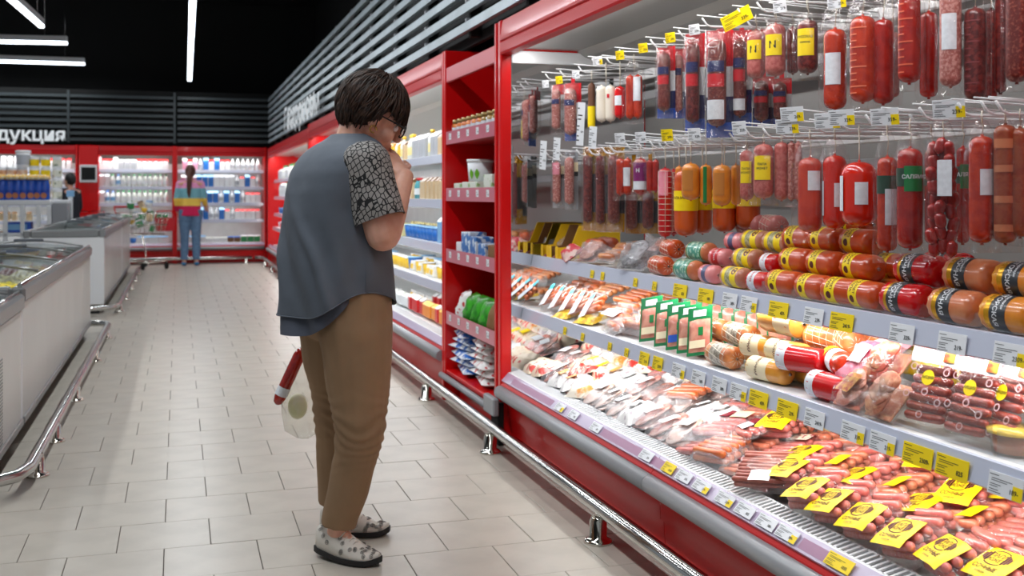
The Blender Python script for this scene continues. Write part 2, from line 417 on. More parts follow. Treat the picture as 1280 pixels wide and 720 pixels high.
case3 = case('third open red dairy case running to the far corner', (1.45, 12.65, 0), 0, 5.85, [(.10, 1.425), (.10, 1.145), (.10, .865), (.08, .63)], (2.9,), hz=(1.80, 1.96), grille=False, power=3.2)
caseB = case('far wall cooler behind the shopper in the striped sweater', (1.44, 19.1, 0), PI / 2, 1.46, [(.08, 1.60), (.08, 1.31), (.08, 1.03), (.08, .74)], (), hz=(1.84, 2.0), grille=False, power=3.5)
caseA = case('far wall cooler beside the red column with a screen', (-.10, 19.1, 0), PI / 2, 1.30, [(.08, 1.60), (.08, 1.31), (.08, 1.03), (.08, .74)], (), hz=(1.84, 2.0), grille=False, power=3.5)
caseC = case('far wall cooler behind the stacked pails, left of the red column', (-1.64, 19.1, 0), PI / 2, 3.6, [(.08, 1.60), (.08, 1.31), (.08, 1.03), (.08, .74)], (1.8,), hz=(1.84, 2.0), grille=False, power=3.2)
# red column with a screen between two far coolers
t = thing('column_unit', 'red column unit with a framed black screen between the far coolers', 'column')
xa, xb = aty(98, 240, 19.05).x, aty(123, 240, 19.05).x
part('cladding', G().box(xa, xb, 19.07, 19.6, .9, 2.0, .01), RED, t); part('cladding', G().box(xa, xb, 19.07, 19.6, 0, .89, .01), RED, t)
f = part('screen', G().box(xa + .02, xb - .02, 19.03, 19.07, aty(100, 228, 19.05).z, aty(100, 206, 19.05).z, .008), WHITEM, t)
part('pane', G().box(xa + .045, xb - .045, 19.025, 19.032, aty(100, 225, 19.05).z, aty(100, 209, 19.05).z, .002), BLACK, f)
# ------------------------------------------------------------------ red shelf unit between the cases
UX, UY0, UY1 = 1.455, 4.88, 5.93
un = thing('shelf_unit', 'narrow tall red shelf unit standing between the two cases', 'shelf unit', (0, 0, 0))
for y in (UY0, UY1 - .03): part('side_panel', G().box(UX - .005, 1.95, y, y + .03, 0.14, 2.0, .004), RED, un)
part('back_panel', G().box(1.92, 1.95, UY0 + .03, UY1 - .03, .14, 2.0, .003), REDIN, un)
USH = [1.485, 1.165, .822, .468]
for z in USH:
    s = part('shelf', G().box(UX + .01, 1.92, UY0 + .03, UY1 - .03, z - .02, z, .003), REDIN, un)
    part('shelf_lip', G().prism([(UX, z - .022), (UX, z + .05), (UX + .006, z + .05), (UX + .01, z - .022)], UY0 + .03, UY1 - .03), mat('pink_lip', (205, 110, 128), .3, coat=.3), s)
part('top_rail', G().box(UX, UX + .02, UY0 + .03, UY1 - .03, 1.815, 1.90, .004), mat('pale_red_rail', (206, 66, 78), .3), un)
part('base_shelf', G().box(UX + .0, 1.92, UY0 + .03, UY1 - .03, .16, .185, .004), RED, un)
part('plinth', G().box(UX + .08, 1.92, UY0 + .03, UY1 - .03, 0, .16, .004), RED, un)
part('bumper', G().tube([(UX - .02, UY0 - .05, .15), (UX - .02, UY1, .15)], .018, 10), GREYP, un)
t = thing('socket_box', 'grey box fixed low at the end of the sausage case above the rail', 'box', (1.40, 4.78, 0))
part('body', G().box(0, .03, -.02, .15, .14, .225, .006), GREYP, t); part('gap_shade', G().box(.03, .06, 0, .12, .0, .2, .004), BLACK, t)  # black block paints the shade of the gap behind and below the box
# ------------------------------------------------------------------ product materials
ORANGE = mat('smoked_casing', (214, 92, 30), .28, coat=.5, rgb2=(196, 70, 20), vscale=14)
REDCAS = mat('red_casing', (206, 10, 18), .22, coat=.6)
BEIGE = mat('beige_casing', (222, 142, 96), .28, coat=.5, rgb2=(208, 120, 78), vscale=16)
GOLD = mat('golden_casing', (238, 158, 40), .28, coat=.5, rgb2=(224, 132, 30), vscale=12)
PINKC = mat('pink_casing', (226, 118, 122), .3, coat=.4, rgb2=(238, 150, 150), vscale=18)
TAN = mat('tan_casing', (206, 146, 112), .3, coat=.5, rgb2=(190, 120, 92), vscale=18)
BUN = mat('netted_brown', (214, 138, 76), .35, coat=.3, rgb2=(176, 96, 48), vscale=26)
CREAM = mat('cream_casing', (236, 208, 160), .3, coat=.4)
HONEY = mat('honey_casing', (238, 180, 84), .28, coat=.5, rgb2=(228, 150, 50), vscale=10)
SALAMI = mat('salami', (104, 30, 22), .33, coat=.3, rgb2=(150, 78, 64), vscale=140, v2=(.52, .66), bump=.1, bscale=90)
SALPALE = mat('pale_salami', (168, 92, 84), .4, coat=.2, rgb2=(206, 148, 138), vscale=130, v2=(.45, .62))
DARKSAL = mat('dark_salami', (82, 16, 14), .32, coat=.3, rgb2=(122, 40, 34), vscale=90)
BRIGHTSAL = mat('bright_red_sausage', (178, 30, 12), .24, coat=.5, rgb2=(156, 20, 10), vscale=40)
ORSAL = mat('orange_red_sausage', (192, 54, 20), .26, coat=.45, rgb2=(170, 38, 14), vscale=50)
BROWNSAL = mat('brown_net_sausage', (152, 74, 42), .36, coat=.3, rgb2=(140, 56, 32), vscale=70)
REDPOLY = mat('red_polymer', (212, 36, 14), .2, coat=.7)
PINKSAL = mat('pink_cervelat', (196, 112, 104), .35, coat=.3, rgb2=(176, 84, 80), vscale=90)
FRANK = mat('frankfurter', (222, 140, 106), .3, coat=.4, rgb2=(204, 110, 82), vscale=40)
FRANKP = mat('pink_frankfurter', (220, 130, 120), .3, coat=.4, rgb2=(204, 104, 98), vscale=40)
FRANKO = mat('orange_frankfurter', (224, 122, 60), .3, coat=.4, rgb2=(204, 96, 44), vscale=30)
BACON = mat('bacon', (176, 62, 58), .4, coat=.3, rgb2=(232, 190, 176), vscale=60, v2=(.45, .6))
CHARC = mat('charcoal_label', (46, 50, 56), .35, coat=.2)
GOLDF = mat('gold_foil', (226, 168, 40), .25, .6)
GREENL = mat('green_label', (22, 128, 62), .35, coat=.2)
TEALL = mat('teal_label', (70, 150, 130), .3, coat=.3, rgb2=(180, 210, 190), vscale=60, v2=(.5, .55))
NAVY = mat('navy_label', (26, 34, 92), .35, coat=.2)
BLUEP = mat('blue_print', (34, 86, 190), .35, coat=.2)
MAROON = mat('maroon_label', (134, 24, 44), .4)
PURPLE = mat('purple_label', (130, 24, 104), .4)
WHITEL = mat('white_label', (228, 232, 238), .45, var=.05, vscale=80)
CREAML = mat('cream_label', (244, 228, 190), .45)
BROWNI = mat('brown_ink', (92, 34, 20), .6)
REDI = mat('red_print', (206, 20, 34), .35, coat=.3)
PINKP = mat('pink_wrap', (240, 150, 168), .3, coat=.3, rgb2=(226, 96, 120), vscale=24, v2=(.5, .62))
STRING = mat('white_string', (224, 216, 200), .8)
KRAFT = mat('brown_board', (132, 92, 52), .7)
BAG = film('clear_bag', (254, 254, 254), .010, .022, .9, 30, .07)
BAGH = film('hazy_bag', (250, 250, 251), .15, .05, .7, 42)
VAC = film('vacuum_film', (254, 253, 252), .02, .05, .8, 50, .08)

# ------------------------------------------------------------------ builders
def casing_prof(L, r, nub=.006, dome=.55):
    """half profile of a filled casing along its axis, ends gathered"""
    pr = []; d = r * dome
    for i in range(8):
        a = i / 7 * PI / 2; pr.append((max(.0035, r * (math.sin(a) ** .8)), -L/2 + d * (1 - math.cos(a))))
    pr = [(.0038, -L/2 - nub), (.0032, -L/2 - .001)] + pr
    n = 4
    mid = [(r * 1.004, -L/2 + d + (L - 2*d) * (i + 1) / (n + 1)) for i in range(n)]
    full = pr + mid + [(a, -b) for a, b in pr[::-1]]
    return full
def pleat(L, r, k=13, amp=.07):
    return lambda a, h: 1 + amp * math.cos(k * a) * max(0, (abs(h) - (L/2 - r * .6)) / (r * .6)) ** .7
def band_g(r, x0, x1, n=22, a0=0, a1=2 * PI, axis='X'):
    g = G(); full = abs(a1 - a0) > 6.2; m = n if full else n + 1
    rings = []
    for x in (x0, x1):
        ring = []
        for k in range(m):
            a = a0 + (a1 - a0) * k / n; p = (r * math.cos(a), r * math.sin(a))
            ring.append((x, p[0], p[1]) if axis == 'X' else (p[0], p[1], x))
        rings.append(ring)
    return g.loft(rings, full, False, True)
def wrap_text(s, size, r, x, ac, axis='X', along=False, bold=True):
    """lettering wrapped on a round casing. axis X: text runs round the girth (along=False) or along the axis"""
    def fn(tx, ty):
        if along: h, a = x + tx, ac - ty / r
        else: h, a = x + ty, ac + tx / r
        if axis == 'X': return (h, r * math.cos(a), r * math.sin(a))
        return (r * math.cos(ac + tx / r), r * math.sin(ac + tx / r), x + ty)
    return text_g(s, size, bold, fn)
LOGC = {}
def log(kind, loc, label, group=None, yaw=0.0, roll=0.0, L=None, r=None, pitch=0.0):
    """a fat cooked sausage lying along the shelf: casing, label bands, print, clips"""
    spec = LOGS[kind]; L = L or spec['L']; r = r or spec['r']
    key = (kind, round(L, 3), round(r, 3))
    if key not in LOGC:
        ms = []
        ms.append(('casing', G().lathe(casing_prof(L, r), 24, 0, 'X', mod=pleat(L, r)).mesh('casing', spec['cas'])))
        for nm, f0, f1, m, k in spec.get('bands', ()):
            ms.append((nm, band_g(r * (1.012 + k * .004), -L/2 + f0 * L, -L/2 + f1 * L).mesh(nm, m)))
        for s, f, size, ac, m, al in spec.get('text', ()):
            ms.append(('print', wrap_text(s, size, r * 1.026, -L/2 + f * L, ac, 'X', al).mesh('print', m)))
        for f, ac, rad, m in spec.get('spots', ()):
            g = G(); n = 12
            for rr, off in ((rad, 1.022),):
                pts = [(-L/2 + f * L + rr * math.cos(2*PI*k/n), r * off * math.cos(ac + rr * math.sin(2*PI*k/n) / r), r * off * math.sin(ac + rr * math.sin(2*PI*k/n) / r)) for k in range(n)]
                ce = (-L/2 + f * L, r * off * 1.003 * math.cos(ac), r * off * 1.003 * math.sin(ac))
                g.add(pts + [ce], [(k, (k + 1) % n, n) for k in range(n)], True)
            ms.append(('print', g.mesh('print', m)))
        if spec.get('net'):
            g = G()
            for k in range(10):
                a = 2 * PI * k / 10
                g.tube([(x, rr * 1.012 * math.cos(a + x * 6), rr * 1.012 * math.sin(a + x * 6)) for rr, x in casing_prof(L, r, dome=.7)[3:-3]], .0009, 4)
            for j in range(1, int(L / .022)):
                x = -L/2 + .022 * j
                if abs(x) < L/2 - r * .5: g.tube([(x, r * 1.014 * math.cos(t), r * 1.014 * math.sin(t)) for t in [2*PI*i/14 for i in range(15)]], .0009, 4, cap=False)
            ms.append(('net', g.mesh('net', spec['net'])))
        gc = G()
        for s in (-1, 1): gc.tube([(s * (L/2 + .001), 0, 0), (s * (L/2 + .006), 0, 0)], .0046, 8)
        ms.append(('clip', gc.mesh('clip', STEEL)))
        LOGC[key] = ms
    t = thing(spec['name'], label, 'sausage', loc, 0, group, (roll, pitch, -PI/2 + yaw))
    for nm, me in LOGC[key]: part(nm, me, None, t)
    return t
F_ = -PI + .75   # angle on the girth that looks to the aisle and up: local -y, +z
F_ = PI - .7
LOGS = {
 'orange': dict(name='bologna_sausage', L=.142, r=.036, cas=ORANGE, bands=[('label_band', .22, .50, YEL, 0)], text=[('ПАПА', .29, .013, F_, BROWNI, False), ('МОЖЕТ', .40, .012, F_, BROWNI, False)], spots=[(.345, F_ - 1.0, .010, BROWNI), (.345, F_ + 1.0, .010, BROWNI)]),
 'redcar': dict(name='boiled_sausage', L=.15, r=.039, cas=REDCAS, bands=[('gold_band', .22, .30, GOLDF, 0), ('label_band', .29, .58, CHARC, 1)], text=[('МОЛОЧНАЯ', .40, .019, F_, PAPER, False), ('вареная', .50, .010, F_, PAPER, False)]),
 'beicar': dict(name='boiled_sausage', L=.15, r=.039, cas=BEIGE, bands=[('gold_band', .20, .31, GOLDF, 0), ('label_band', .30, .58, CHARC, 1)], text=[('МОЛОЧНАЯ', .40, .019, F_, PAPER, False), ('вареная', .50, .010, F_, PAPER, False)]),
 'golcar': dict(name='boiled_sausage', L=.15, r=.039, cas=GOLD, bands=[('gold_band', .20, .31, GOLDF, 0), ('label_band', .30, .60, CHARC, 1)], text=[('ДОКТОРСКАЯ', .40, .017, F_, PAPER, False), ('вареная', .52, .010, F_, PAPER, False)]),
 'green': dict(name='cooked_ham_sausage', L=.145, r=.034, cas=BEIGE, bands=[('label_band', .20, .80, TEALL, 0), ('label_edge', .15, .2, GREENL, 1), ('label_edge', .8, .86, GREENL, 1)]),
 'pink': dict(name='short_pink_sausage', L=.10, r=.030, cas=PINKC, bands=[('label_band', .3, .7, REDI, 0)], text=[('ВЕТЧИНА', .5, .012, F_, PAPER, False)]),
 'pinkblue': dict(name='short_pink_sausage', L=.10, r=.030, cas=PINKC, bands=[('label_band', .35, .62, mat('slate_label', (84, 92, 130), .4), 0)]),
 'yelgreen': dict(name='cooked_ham_sausage', L=.135, r=.032, cas=TAN, bands=[('label_band', .2, .34, YEL, 0), ('label_edge', .34, .56, mat('olive_label', (132, 132, 84), .4, rgb2=(200, 190, 150), vscale=90), 0), ('label_band', .56, .82, YEL, 0)], spots=[(.69, F_, .014, mat('picture_print', (150, 80, 60), .4, rgb2=(80, 60, 40), vscale=90))]),
 'redwhite': dict(name='short_red_sausage', L=.10, r=.030, cas=REDCAS, bands=[('label_band', .2, .55, WHITEL, 0)], text=[('ХАМОН', .38, .012, F_, REDI, False)]),
 'netbun': dict(name='netted_ham', L=.115, r=.034, cas=ORANGE, net=STRING),
 'netbrown': dict(name='netted_roll', L=.15, r=.034, cas=BUN, net=STRING, bands=[]),
 'netlabel': dict(name='netted_roll', L=.16, r=.035, cas=BUN, net=STRING, bands=[('label_band', .3, .72, mat('smoky_label', (196, 186, 170), .4, rgb2=(120, 110, 96), vscale=70), 1)]),
 'bighoney': dict(name='large_boiled_sausage', L=.27, r=.042, cas=HONEY, bands=[('label_band', .52, .96, CREAML, 0)], spots=[(.58, F_, .02, MAROON), (.84, F_, .017, MAROON)]),
 'cream': dict(name='cream_boiled_sausage', L=.17, r=.033, cas=HONEY, bands=[('label_band', .1, .62, CREAML, 0)], text=[('СЛИВОЧНАЯ', .36, .013, F_, BROWNI, False)]),
 'redlog': dict(name='red_boiled_sausage', L=.16, r=.036, cas=REDCAS, bands=[('label_band', .08, .28, WHITEL, 0)]),
 'orwhite': dict(name='striped_boiled_sausage', L=.17, r=.033, cas=mat('vermilion_casing', (226, 60, 24), .25, coat=.5), bands=[('label_band', .32, .62, PAPER, 0), ('label_edge', .05, .22, YEL, 0)]),
 'pinkham': dict(name='pink_ham_log', L=.13, r=.036, cas=mat('raw_pink', (206, 124, 120), .35, coat=.3), net=STRING),
}
def cap_prof(L, r):
    return [(max(.0006, r * math.sin(i / 4 * PI / 2)), -L/2 + r * (1 - math.cos(i / 4 * PI / 2))) for i in range(5)] + [(r, 0)] + [(max(.0006, r * math.cos(i / 4 * PI / 2)), L/2 - r * (1 - math.sin(i / 4 * PI / 2))) for i in range(5)]
FRK = {}
def frank_me(L, r, m):
    k = (round(L, 3), round(r, 4), m.name)
    if k not in FRK:
        g = G().lathe(cap_prof(L, r), 10, 0, 'X'); g.v = [(x, y + .03 * x * x / L * 2, z) for x, y, z in g.v]
        FRK[k] = g.mesh('frankfurter', m)
    return FRK[k]
def pillow(w_, h_, t_, seed=0, amp=.12, nu=14, nv=14, bot=.25, seal=.9):
    """closed film pouch in the xy plane, sealed edges, creased"""
    g = G(); rg = random.Random(seed); ox = rg.uniform(0, 50)
    def top(s):
        def fn(a, b):
            x, y = (2*a - 1), (2*b - 1)
            e = (max(0, 1 - abs(x / seal) ** 4) ** .5) * (max(0, 1 - abs(y / seal) ** 4) ** .5)
            nz = noise.noise(Vector((a * 5 + ox, b * 5, s * 3))) + .5 * noise.noise(Vector((a * 12 + ox, b * 12, 7)))
            z = t_ * e * (1 + amp * 2 * nz) if s > 0 else -t_ * bot * e
            k = 1 + .025 * noise.noise(Vector((a * 4 + ox, b * 4, 11)))
            return (x * w_ / 2 * k, y * h_ / 2 * k, z + (0 if e > 0 else .001 * s))
        return fn
    g.grid(top(1), nu, nv); g.grid(top(-1), nu, nv)
    return g
PACKC = {}
def wrapped(key, build):
    if key not in PACKC: PACKC[key] = build()
    return PACKC[key]
def put(name, label, cat, loc, rot, ms, group=None, scale=None):
    t = thing(name, label, cat, loc, 0, group, rot)
    if scale: t.scale = (scale,) * 3
    for e in ms:
        nm, me = e[0], e[1]; p = part(nm, me, None, t, e[2] if len(e) > 2 else (0, 0, 0), e[3] if len(e) > 3 else (0, 0, 0))
    return t
def card(w_, h_, z, curve=0.0, n=6, y0=0.0, x0=0.0, thick=.0006):
    g = G()
    for zz in (z, z - thick): g.grid(lambda a, b: (x0 + (a - .5) * w_, y0 + (b - .5) * h_, zz - curve * (2*a - 1) ** 2), n, 2)
    return g
def flat_text(s, size, x, y, z, bold=True): return text_g(s, size, bold, lambda a, b: (x + a, y + b, z))
def dumbbell(x, y, z, k=1.0):
    g = G()
    for s in (-1, 1):
        for d, hh in ((.017, .011), (.022, .0085), (.0265, .0055)):
            cx = x + s * d * k; g.add([(cx - .0021*k, y - hh*k, z), (cx + .0021*k, y - hh*k, z), (cx + .0021*k, y + hh*k, z), (cx - .0021*k, y + hh*k, z)], [(0, 1, 2, 3)])
    n = 12
    for yy, dn in ((y + .0135*k, 1), (y - .0135*k, -1)):
        g.add([(x + (i / n - .5) * .032 * k, yy + dn * (.0035*k) * math.cos((i / n - .5) * PI), z) for i in range(n + 1)] + [(x + (i / n - .5) * .032 * k, yy + dn * (.0035*k) * math.cos((i / n - .5) * PI) - dn * .0022*k, z) for i in range(n + 1)],
              [(i, i + 1, n + 2 + i, n + 1 + i) for i in range(n)])
    return g
def papa_pack(v=0):
    """bag of frankfurters with a folded yellow card across its front"""
    def b():
        ms = []; rg = random.Random(v)
        for j in range(2):
            for i in range(5): ms.append(('frankfurter', frank_me(.125, .0125, FRANKP), (rg.uniform(-.006, .006), -.062 + .03 * i, .0125 + .021 * j), (0, 0, rg.uniform(-.06, .06))))
        ms.append(('film', pillow(.165, .19, .044, v, .10).mesh('film', VAC)))
        g = G(); wd, hh = .112, .092
        for zz in (.0005, 0): g.grid(lambda a, c: ((a - .5) * wd, -.085 + c * hh, .052 + zz - (.004 * max(0, (.25 - c)) / .25) - .007 * max(0, a - .8) / .2 * (1 if v % 2 else .3)), 10, 4)
        ms.append(('label_card', g.mesh('label_card', YEL)))
        t = dumbbell(-.008, -.022, 0.0533, 1.45).merge(flat_text('ПАПА', .0175, -.008, -.0155, 0.0533)).merge(flat_text('МОЖЕТ', .0145, -.008, -.030, 0.0533)).merge(flat_text('СОЧНЫЕ', .0165, -.008, -.058, 0.0533))
        t.merge(flat_text('сосиски', .008, -.008, -.071, 0.0533))
        ms.append(('print', t.mesh('print', BROWNI)))
        return ms
    return wrapped(('papa', v), b)
def frank_pack(v, m, n=6, L=.13, r=.0115, w_=.16, h_=None, lab=None, layers=1, labtext=None, film_m=None, yl=.0, two=False):
    def b():
        ms = []; rg = random.Random(v + 90); hh = h_ or (n * r * 2.15 + .04)
        for j in range(layers):
            for i in range(n):
                if two:
                    for s in (-1, 1): ms.append(('frankfurter', frank_me(L * .5, r, m), (s * L * .26, (i - (n - 1) / 2) * r * 2.12, r + j * r * 1.8), (0, 0, rg.uniform(-.05, .05))))
                else: ms.append(('frankfurter', frank_me(L, r, m), (rg.uniform(-.004, .004), (i - (n - 1) / 2) * r * 2.12, r + j * r * 1.8), (0, 0, rg.uniform(-.05, .05))))
        tz = r * 2 + (layers - 1) * r * 1.8
        ms.append(('film', pillow(w_, hh, tz * 1.03, v, .08).mesh('film', film_m or VAC)))
        for lm, lw, lh, lx, ly in (lab or ()):
            ms.append(('label', card(lw, lh, tz * 1.14 + .002, .002, 6, ly, lx).mesh('label', lm)))
        for s, size, tx, ty, tm in (labtext or ()): ms.append(('print', flat_text(s, size, tx, ty, tz * 1.14 + .0028).mesh('print', tm)))
        return ms
    return wrapped(('frk', v), b)
def slab_pack(v, m, w_=.15, h_=.18, t_=.03, lab=None, film_m=None, n=6):
    """vacuum pouch of sliced meat: slices under film and a paper label"""
    def b():
        rg = random.Random(v + 300); ms = []
        for i in range(n):
            a = (i / (n - 1) - .5)
            g = G().lathe([(.001, 0), (.9, 0), (1, .1), (.9, .2), (.001, .2)], 14); sx, sy = w_ * .30, h_ * .22
            g.v = [(x * sx * (1 + .1 * math.sin(4 * y)), y * sy, z * .03) for x, y, z in g.v]
            ms.append(('slice', g.mesh('slice', m), (rg.uniform(-.012, .012), a * h_ * .45, t_ * .35 + .003 * i), (.25, rg.uniform(-.1, .1), rg.uniform(-.4, .4))))
        ms.append(('tray', G().box(-w_ * .40, w_ * .40, -h_ * .40, h_ * .40, -.004, .002, .002).mesh('tray', m)))
        ms.append(('film', pillow(w_, h_, t_, v, .22).mesh('film', film_m or BAGH)))
        for lm, lw, lh, lx, ly in (lab or ()): ms.append(('label', card(lw, lh, t_ * 1.25, .003, 6, ly, lx).mesh('label', lm)))
        return ms
    return wrapped(('slab', v), b)
def printed_pack(v, m, w_=.15, h_=.17, t_=.035, lab=None, text=None):
    """opaque printed pouch"""
    def b():
        ms = [('pouch', pillow(w_, h_, t_, v, .2).mesh('pouch', m))]
        for lm, lw, lh, lx, ly in (lab or ()): ms.append(('label', card(lw, lh, t_ * 1.3, .004, 6, ly, lx).mesh('label', lm)))
        for s, size, tx, ty, tm in (text or ()): ms.append(('print', flat_text(s, size, tx, ty, t_ * 1.3 + .001).mesh('print', tm)))
        return ms
    return wrapped(('prt', v), b)
# hanging goods ----------------------------------------------------------------
def hang_bag_g(wd, th, z0, z1, neck=.35, seed=0):
    """clear bag hanging from z0 to z1: gathered neck, flat bottom seal, vertical creases"""
    rings = []; n = 22; m = 12; ox = seed * 3.7
    for i in range(m + 1):
        t = i / m; z = z0 + (z1 - z0) * t
        k = min(1, neck + (1 - neck) * min(1, t / .28) ** .7); e = th * (1 if .2 < t < .82 else max(.06, min(t / .2, (1 - t) / .18)))
        ring = []
        for j in range(n):
            a = 2 * PI * j / n
            q = 1 + .09 * noise.noise(Vector((math.cos(a) * 2.4 + ox, math.sin(a) * 2.4, t * 3)))
            ring.append((wd / 2 * k * math.cos(a) * q, e / 2 * math.sin(a) * q, z + .003 * noise.noise(Vector((a, ox, 3)))))
        rings.append(ring)
    return G().loft(rings, True, True, True)
def hsausage_prof(L, r):
    return [(r_, h) for r_, h in casing_prof(L, r, .004, .8)]
def hanging(kind, u0, u1, v0, v1, X, zh, label, group=None, labels=(), bag=True, yaw=-.85, twin=0, tilt=0.0, bagx=1.45, net=None, extra=0.02):
    """one sausage (or twin sausages) hanging from the hook at height zh; pixel spans give its real size at plane X"""
    c = atx((u0 + u1) / 2, (v0 + v1) / 2, X); k = dist(c) / FPX
    r = (u1 - u0) / 2 * k / (1 + .9 * twin); L = (v1 - v0) * k
    t = thing('hanging_sausage', label, 'sausage', (c.x, c.y, zh), 0, group, (tilt, 0, yaw))
    zc = c.z - zh
    xs = [0] if not twin else [-r * .95, r * .95]
    for i, x in enumerate(xs):
        part('sausage', G().lathe(hsausage_prof(L, r), 18, 0, 'Z', (x, 0, zc), mod=pleat(L, r, 9, .06)), kind, t)
    top = zc + L/2
    if bag:
        part('bag', hang_bag_g((2 * r * (1 + .95 * twin)) * bagx, 2 * r * 1.12, -.016, zc - L/2 - extra, .3, int(u0)), BAG, t)
        part('string', G().tube([(0, .006, -.02), (0, .0055, .0), (0, 0, .0065), (0, -.0055, .0), (0, -.006, -.02), (.003, 0, top * .5), (0, 0, top + .004)], .0012, 5), STRING, t)
    else:
        part('string', G().tube([(0, 0, top + .003), (-.002, .006, top * .6), (0, .0058, 0), (0, 0, .0068), (0, -.0058, 0), (.002, -.004, top * .6), (0, 0, top + .003)], .0014, 5), STRING, t)
    for nm, lm, f0, f1, a0, a1, txt in labels:
        # f measured down from the top of the sausage, a measured from the aisle side
        z_0, z_1 = top - f0 * L, top - f1 * L
        lb = part(nm, band_g(r * 1.05, z_1, z_0, 12, -PI/2 + a0, -PI/2 + a1, 'Z'), lm, t, (xs[-1], 0, 0))
        if txt:
            g = G()
            for s, size, dz, tm in txt: part('print', wrap_text(s, size, r * 1.065, (z_0 + z_1) / 2 + dz, -PI/2 + (a0 + a1) / 2, 'Z'), tm, lb)
    if net:
        g = G()
        for x in xs:
            for j in range(int(L / .02)):
                z = top - .012 - .02 * j; g.tube([(x + r * 1.03 * math.cos(2*PI*i/14), r * 1.03 * math.sin(2*PI*i/14), z) for i in range(15)], .001, 4, cap=False)
            for j in range(4): g.tube([(x + r * 1.03 * math.cos(PI/2*j + .4), r * 1.03 * math.sin(PI/2*j + .4), top - L * q) for q in (.06, .5, .94)], .001, 4)
        part('net', g, net, t)
    return t
def hanging_pack(u0, u1, v0, v1, X, zh, label, backs, meat=SALAMI, labels=(), group=None, yaw=-.8, tilt=0.0, n=1, rr=None):
    """flat vacuum pack: printed backing, sausage under film, small labels; backs = [(f0, f1, material)] from the top"""
    c = atx((u0 + u1) / 2, (v0 + v1) / 2, X); k = dist(c) / FPX
    wd = (u1 - u0) * k * 1.12; L = (v1 - v0) * k; top = c.z + L/2 - zh
    t = thing('hanging_pack', label, 'sausage pack', (c.x, c.y, zh), 0, group, (tilt, 0, yaw))
    for f0, f1, m in backs:
        part('backing', G().box(-wd/2, wd/2, .002, .004, top - f1 * L, top - f0 * L, .0005), m, t)
    r = rr or wd * .33 / n
    for i in range(n):
        part('sausage', G().lathe(hsausage_prof(L * .8, r), 14, 0, 'Z', ((i - (n - 1) / 2) * r * 2.02, -r * .95, top - L * .5)), meat, t)
    part('film', hang_bag_g(wd * 1.02, r * 3.2, top, top - L, .9, int(u0)), VAC, t, (0, -r * .7, 0))
    part('hanger', G().box(-wd * .12, wd * .12, .002, .0035, top - .004, -.008, .0005), backs[0][2] if backs else WHITEL, t)
    for lm, f0, f1, q in labels:
        part('label', band_g(r * (1.06 + .002 * q) , top - f1 * L, top - f0 * L, 10, -PI/2 - 1.1, -PI/2 + 1.1, 'Z'), lm, t, (0, -r * .95, 0))
    return t
# price tags ----------------------------------------------------------------
TAGC = {}
def tag_ms(kind, wd, hh, price):
    k = (kind, round(wd, 3), round(hh, 3), price)
    if k in TAGC: return TAGC[k]
    base = YEL if kind in ('y',) else PAPER; ms = []
    ms.append(('card', G().box(-wd/2, wd/2, -.0012, 0, -hh/2, hh/2, .0003).mesh('card', base)))
    if kind == 'wy':
        n = 12; g = G(); R_ = hh * .34
        g.box(wd * .22, wd * .5, -.0018, -.0013, -hh * .48, hh * .12, .0001)
        ms.append(('yellow_corner', g.mesh('yellow_corner', YEL)))
    g = G(); rg = random.Random(int(wd * 1e4) + len(price))
    for i, (z, a, b) in enumerate(((.36, -.46, -.2), (.2, -.4, .2), (.11, -.4, .05), (-.05, -.44, -.12), (-.14, -.44, -.2), (-.28, -.44, -.18), (-.38, -.46, -.1))):
        hgt = hh * .014; g.add([(wd * a, -.00185, hh * z - hgt), (wd * b, -.00185, hh * z - hgt), (wd * b, -.00185, hh * z + hgt), (wd * a, -.00185, hh * z + hgt)], [(0, 1, 2, 3)])
    sz = min(hh * .3, wd * .24)
    g.merge(text_g(price, sz, True, lambda a, b: (wd * .26 + a, -.0021, -hh * .18 + b)))
    ms.append(('print', g.mesh('print', INK))); TAGC[k] = ms
    return ms
def price_tag(kind, loc, wd, hh, price, label, rot, group=None):
    return put('price_tag', label, 'price tag', loc, rot, tag_ms(kind, wd, hh, price), group)
# ------------------------------------------------------------------ people
def ell(c, r, M=None, n=16, m=10):
    """ellipsoid as rings"""
    rings = []
    for i in range(m + 1):
        a = PI * i / m; a = min(max(a, .06), PI - .06)
        ring = []
        for k in range(n):
            b = 2 * PI * k / n; p = Vector((r[0] * math.sin(a) * math.cos(b), r[1] * math.sin(a) * math.sin(b), -r[2] * math.cos(a)))
            ring.append(Vector(c) + (M @ p if M else p))
        rings.append(ring)
    return G().loft(rings)
def cone(p, q, r0, r1, n=14):
    """tapered limb with round ends"""
    p, q = Vector(p), Vector(q); d = (q - p); t = d.normalized(); pts = [p - t * r0 * .95, p - t * r0 * .8, p - t * r0 * .45]; rs = [r0 * .25, r0 * .6, r0 * .9]
    for i in range(7):
        pts.append(p + d * i / 6); rs.append(r0 + (r1 - r0) * i / 6)
    pts += [q + t * r1 * .45, q + t * r1 * .8, q + t * r1 * .95]; rs += [r1 * .9, r1 * .6, r1 * .25]
    return G().tube(pts, rs, n)
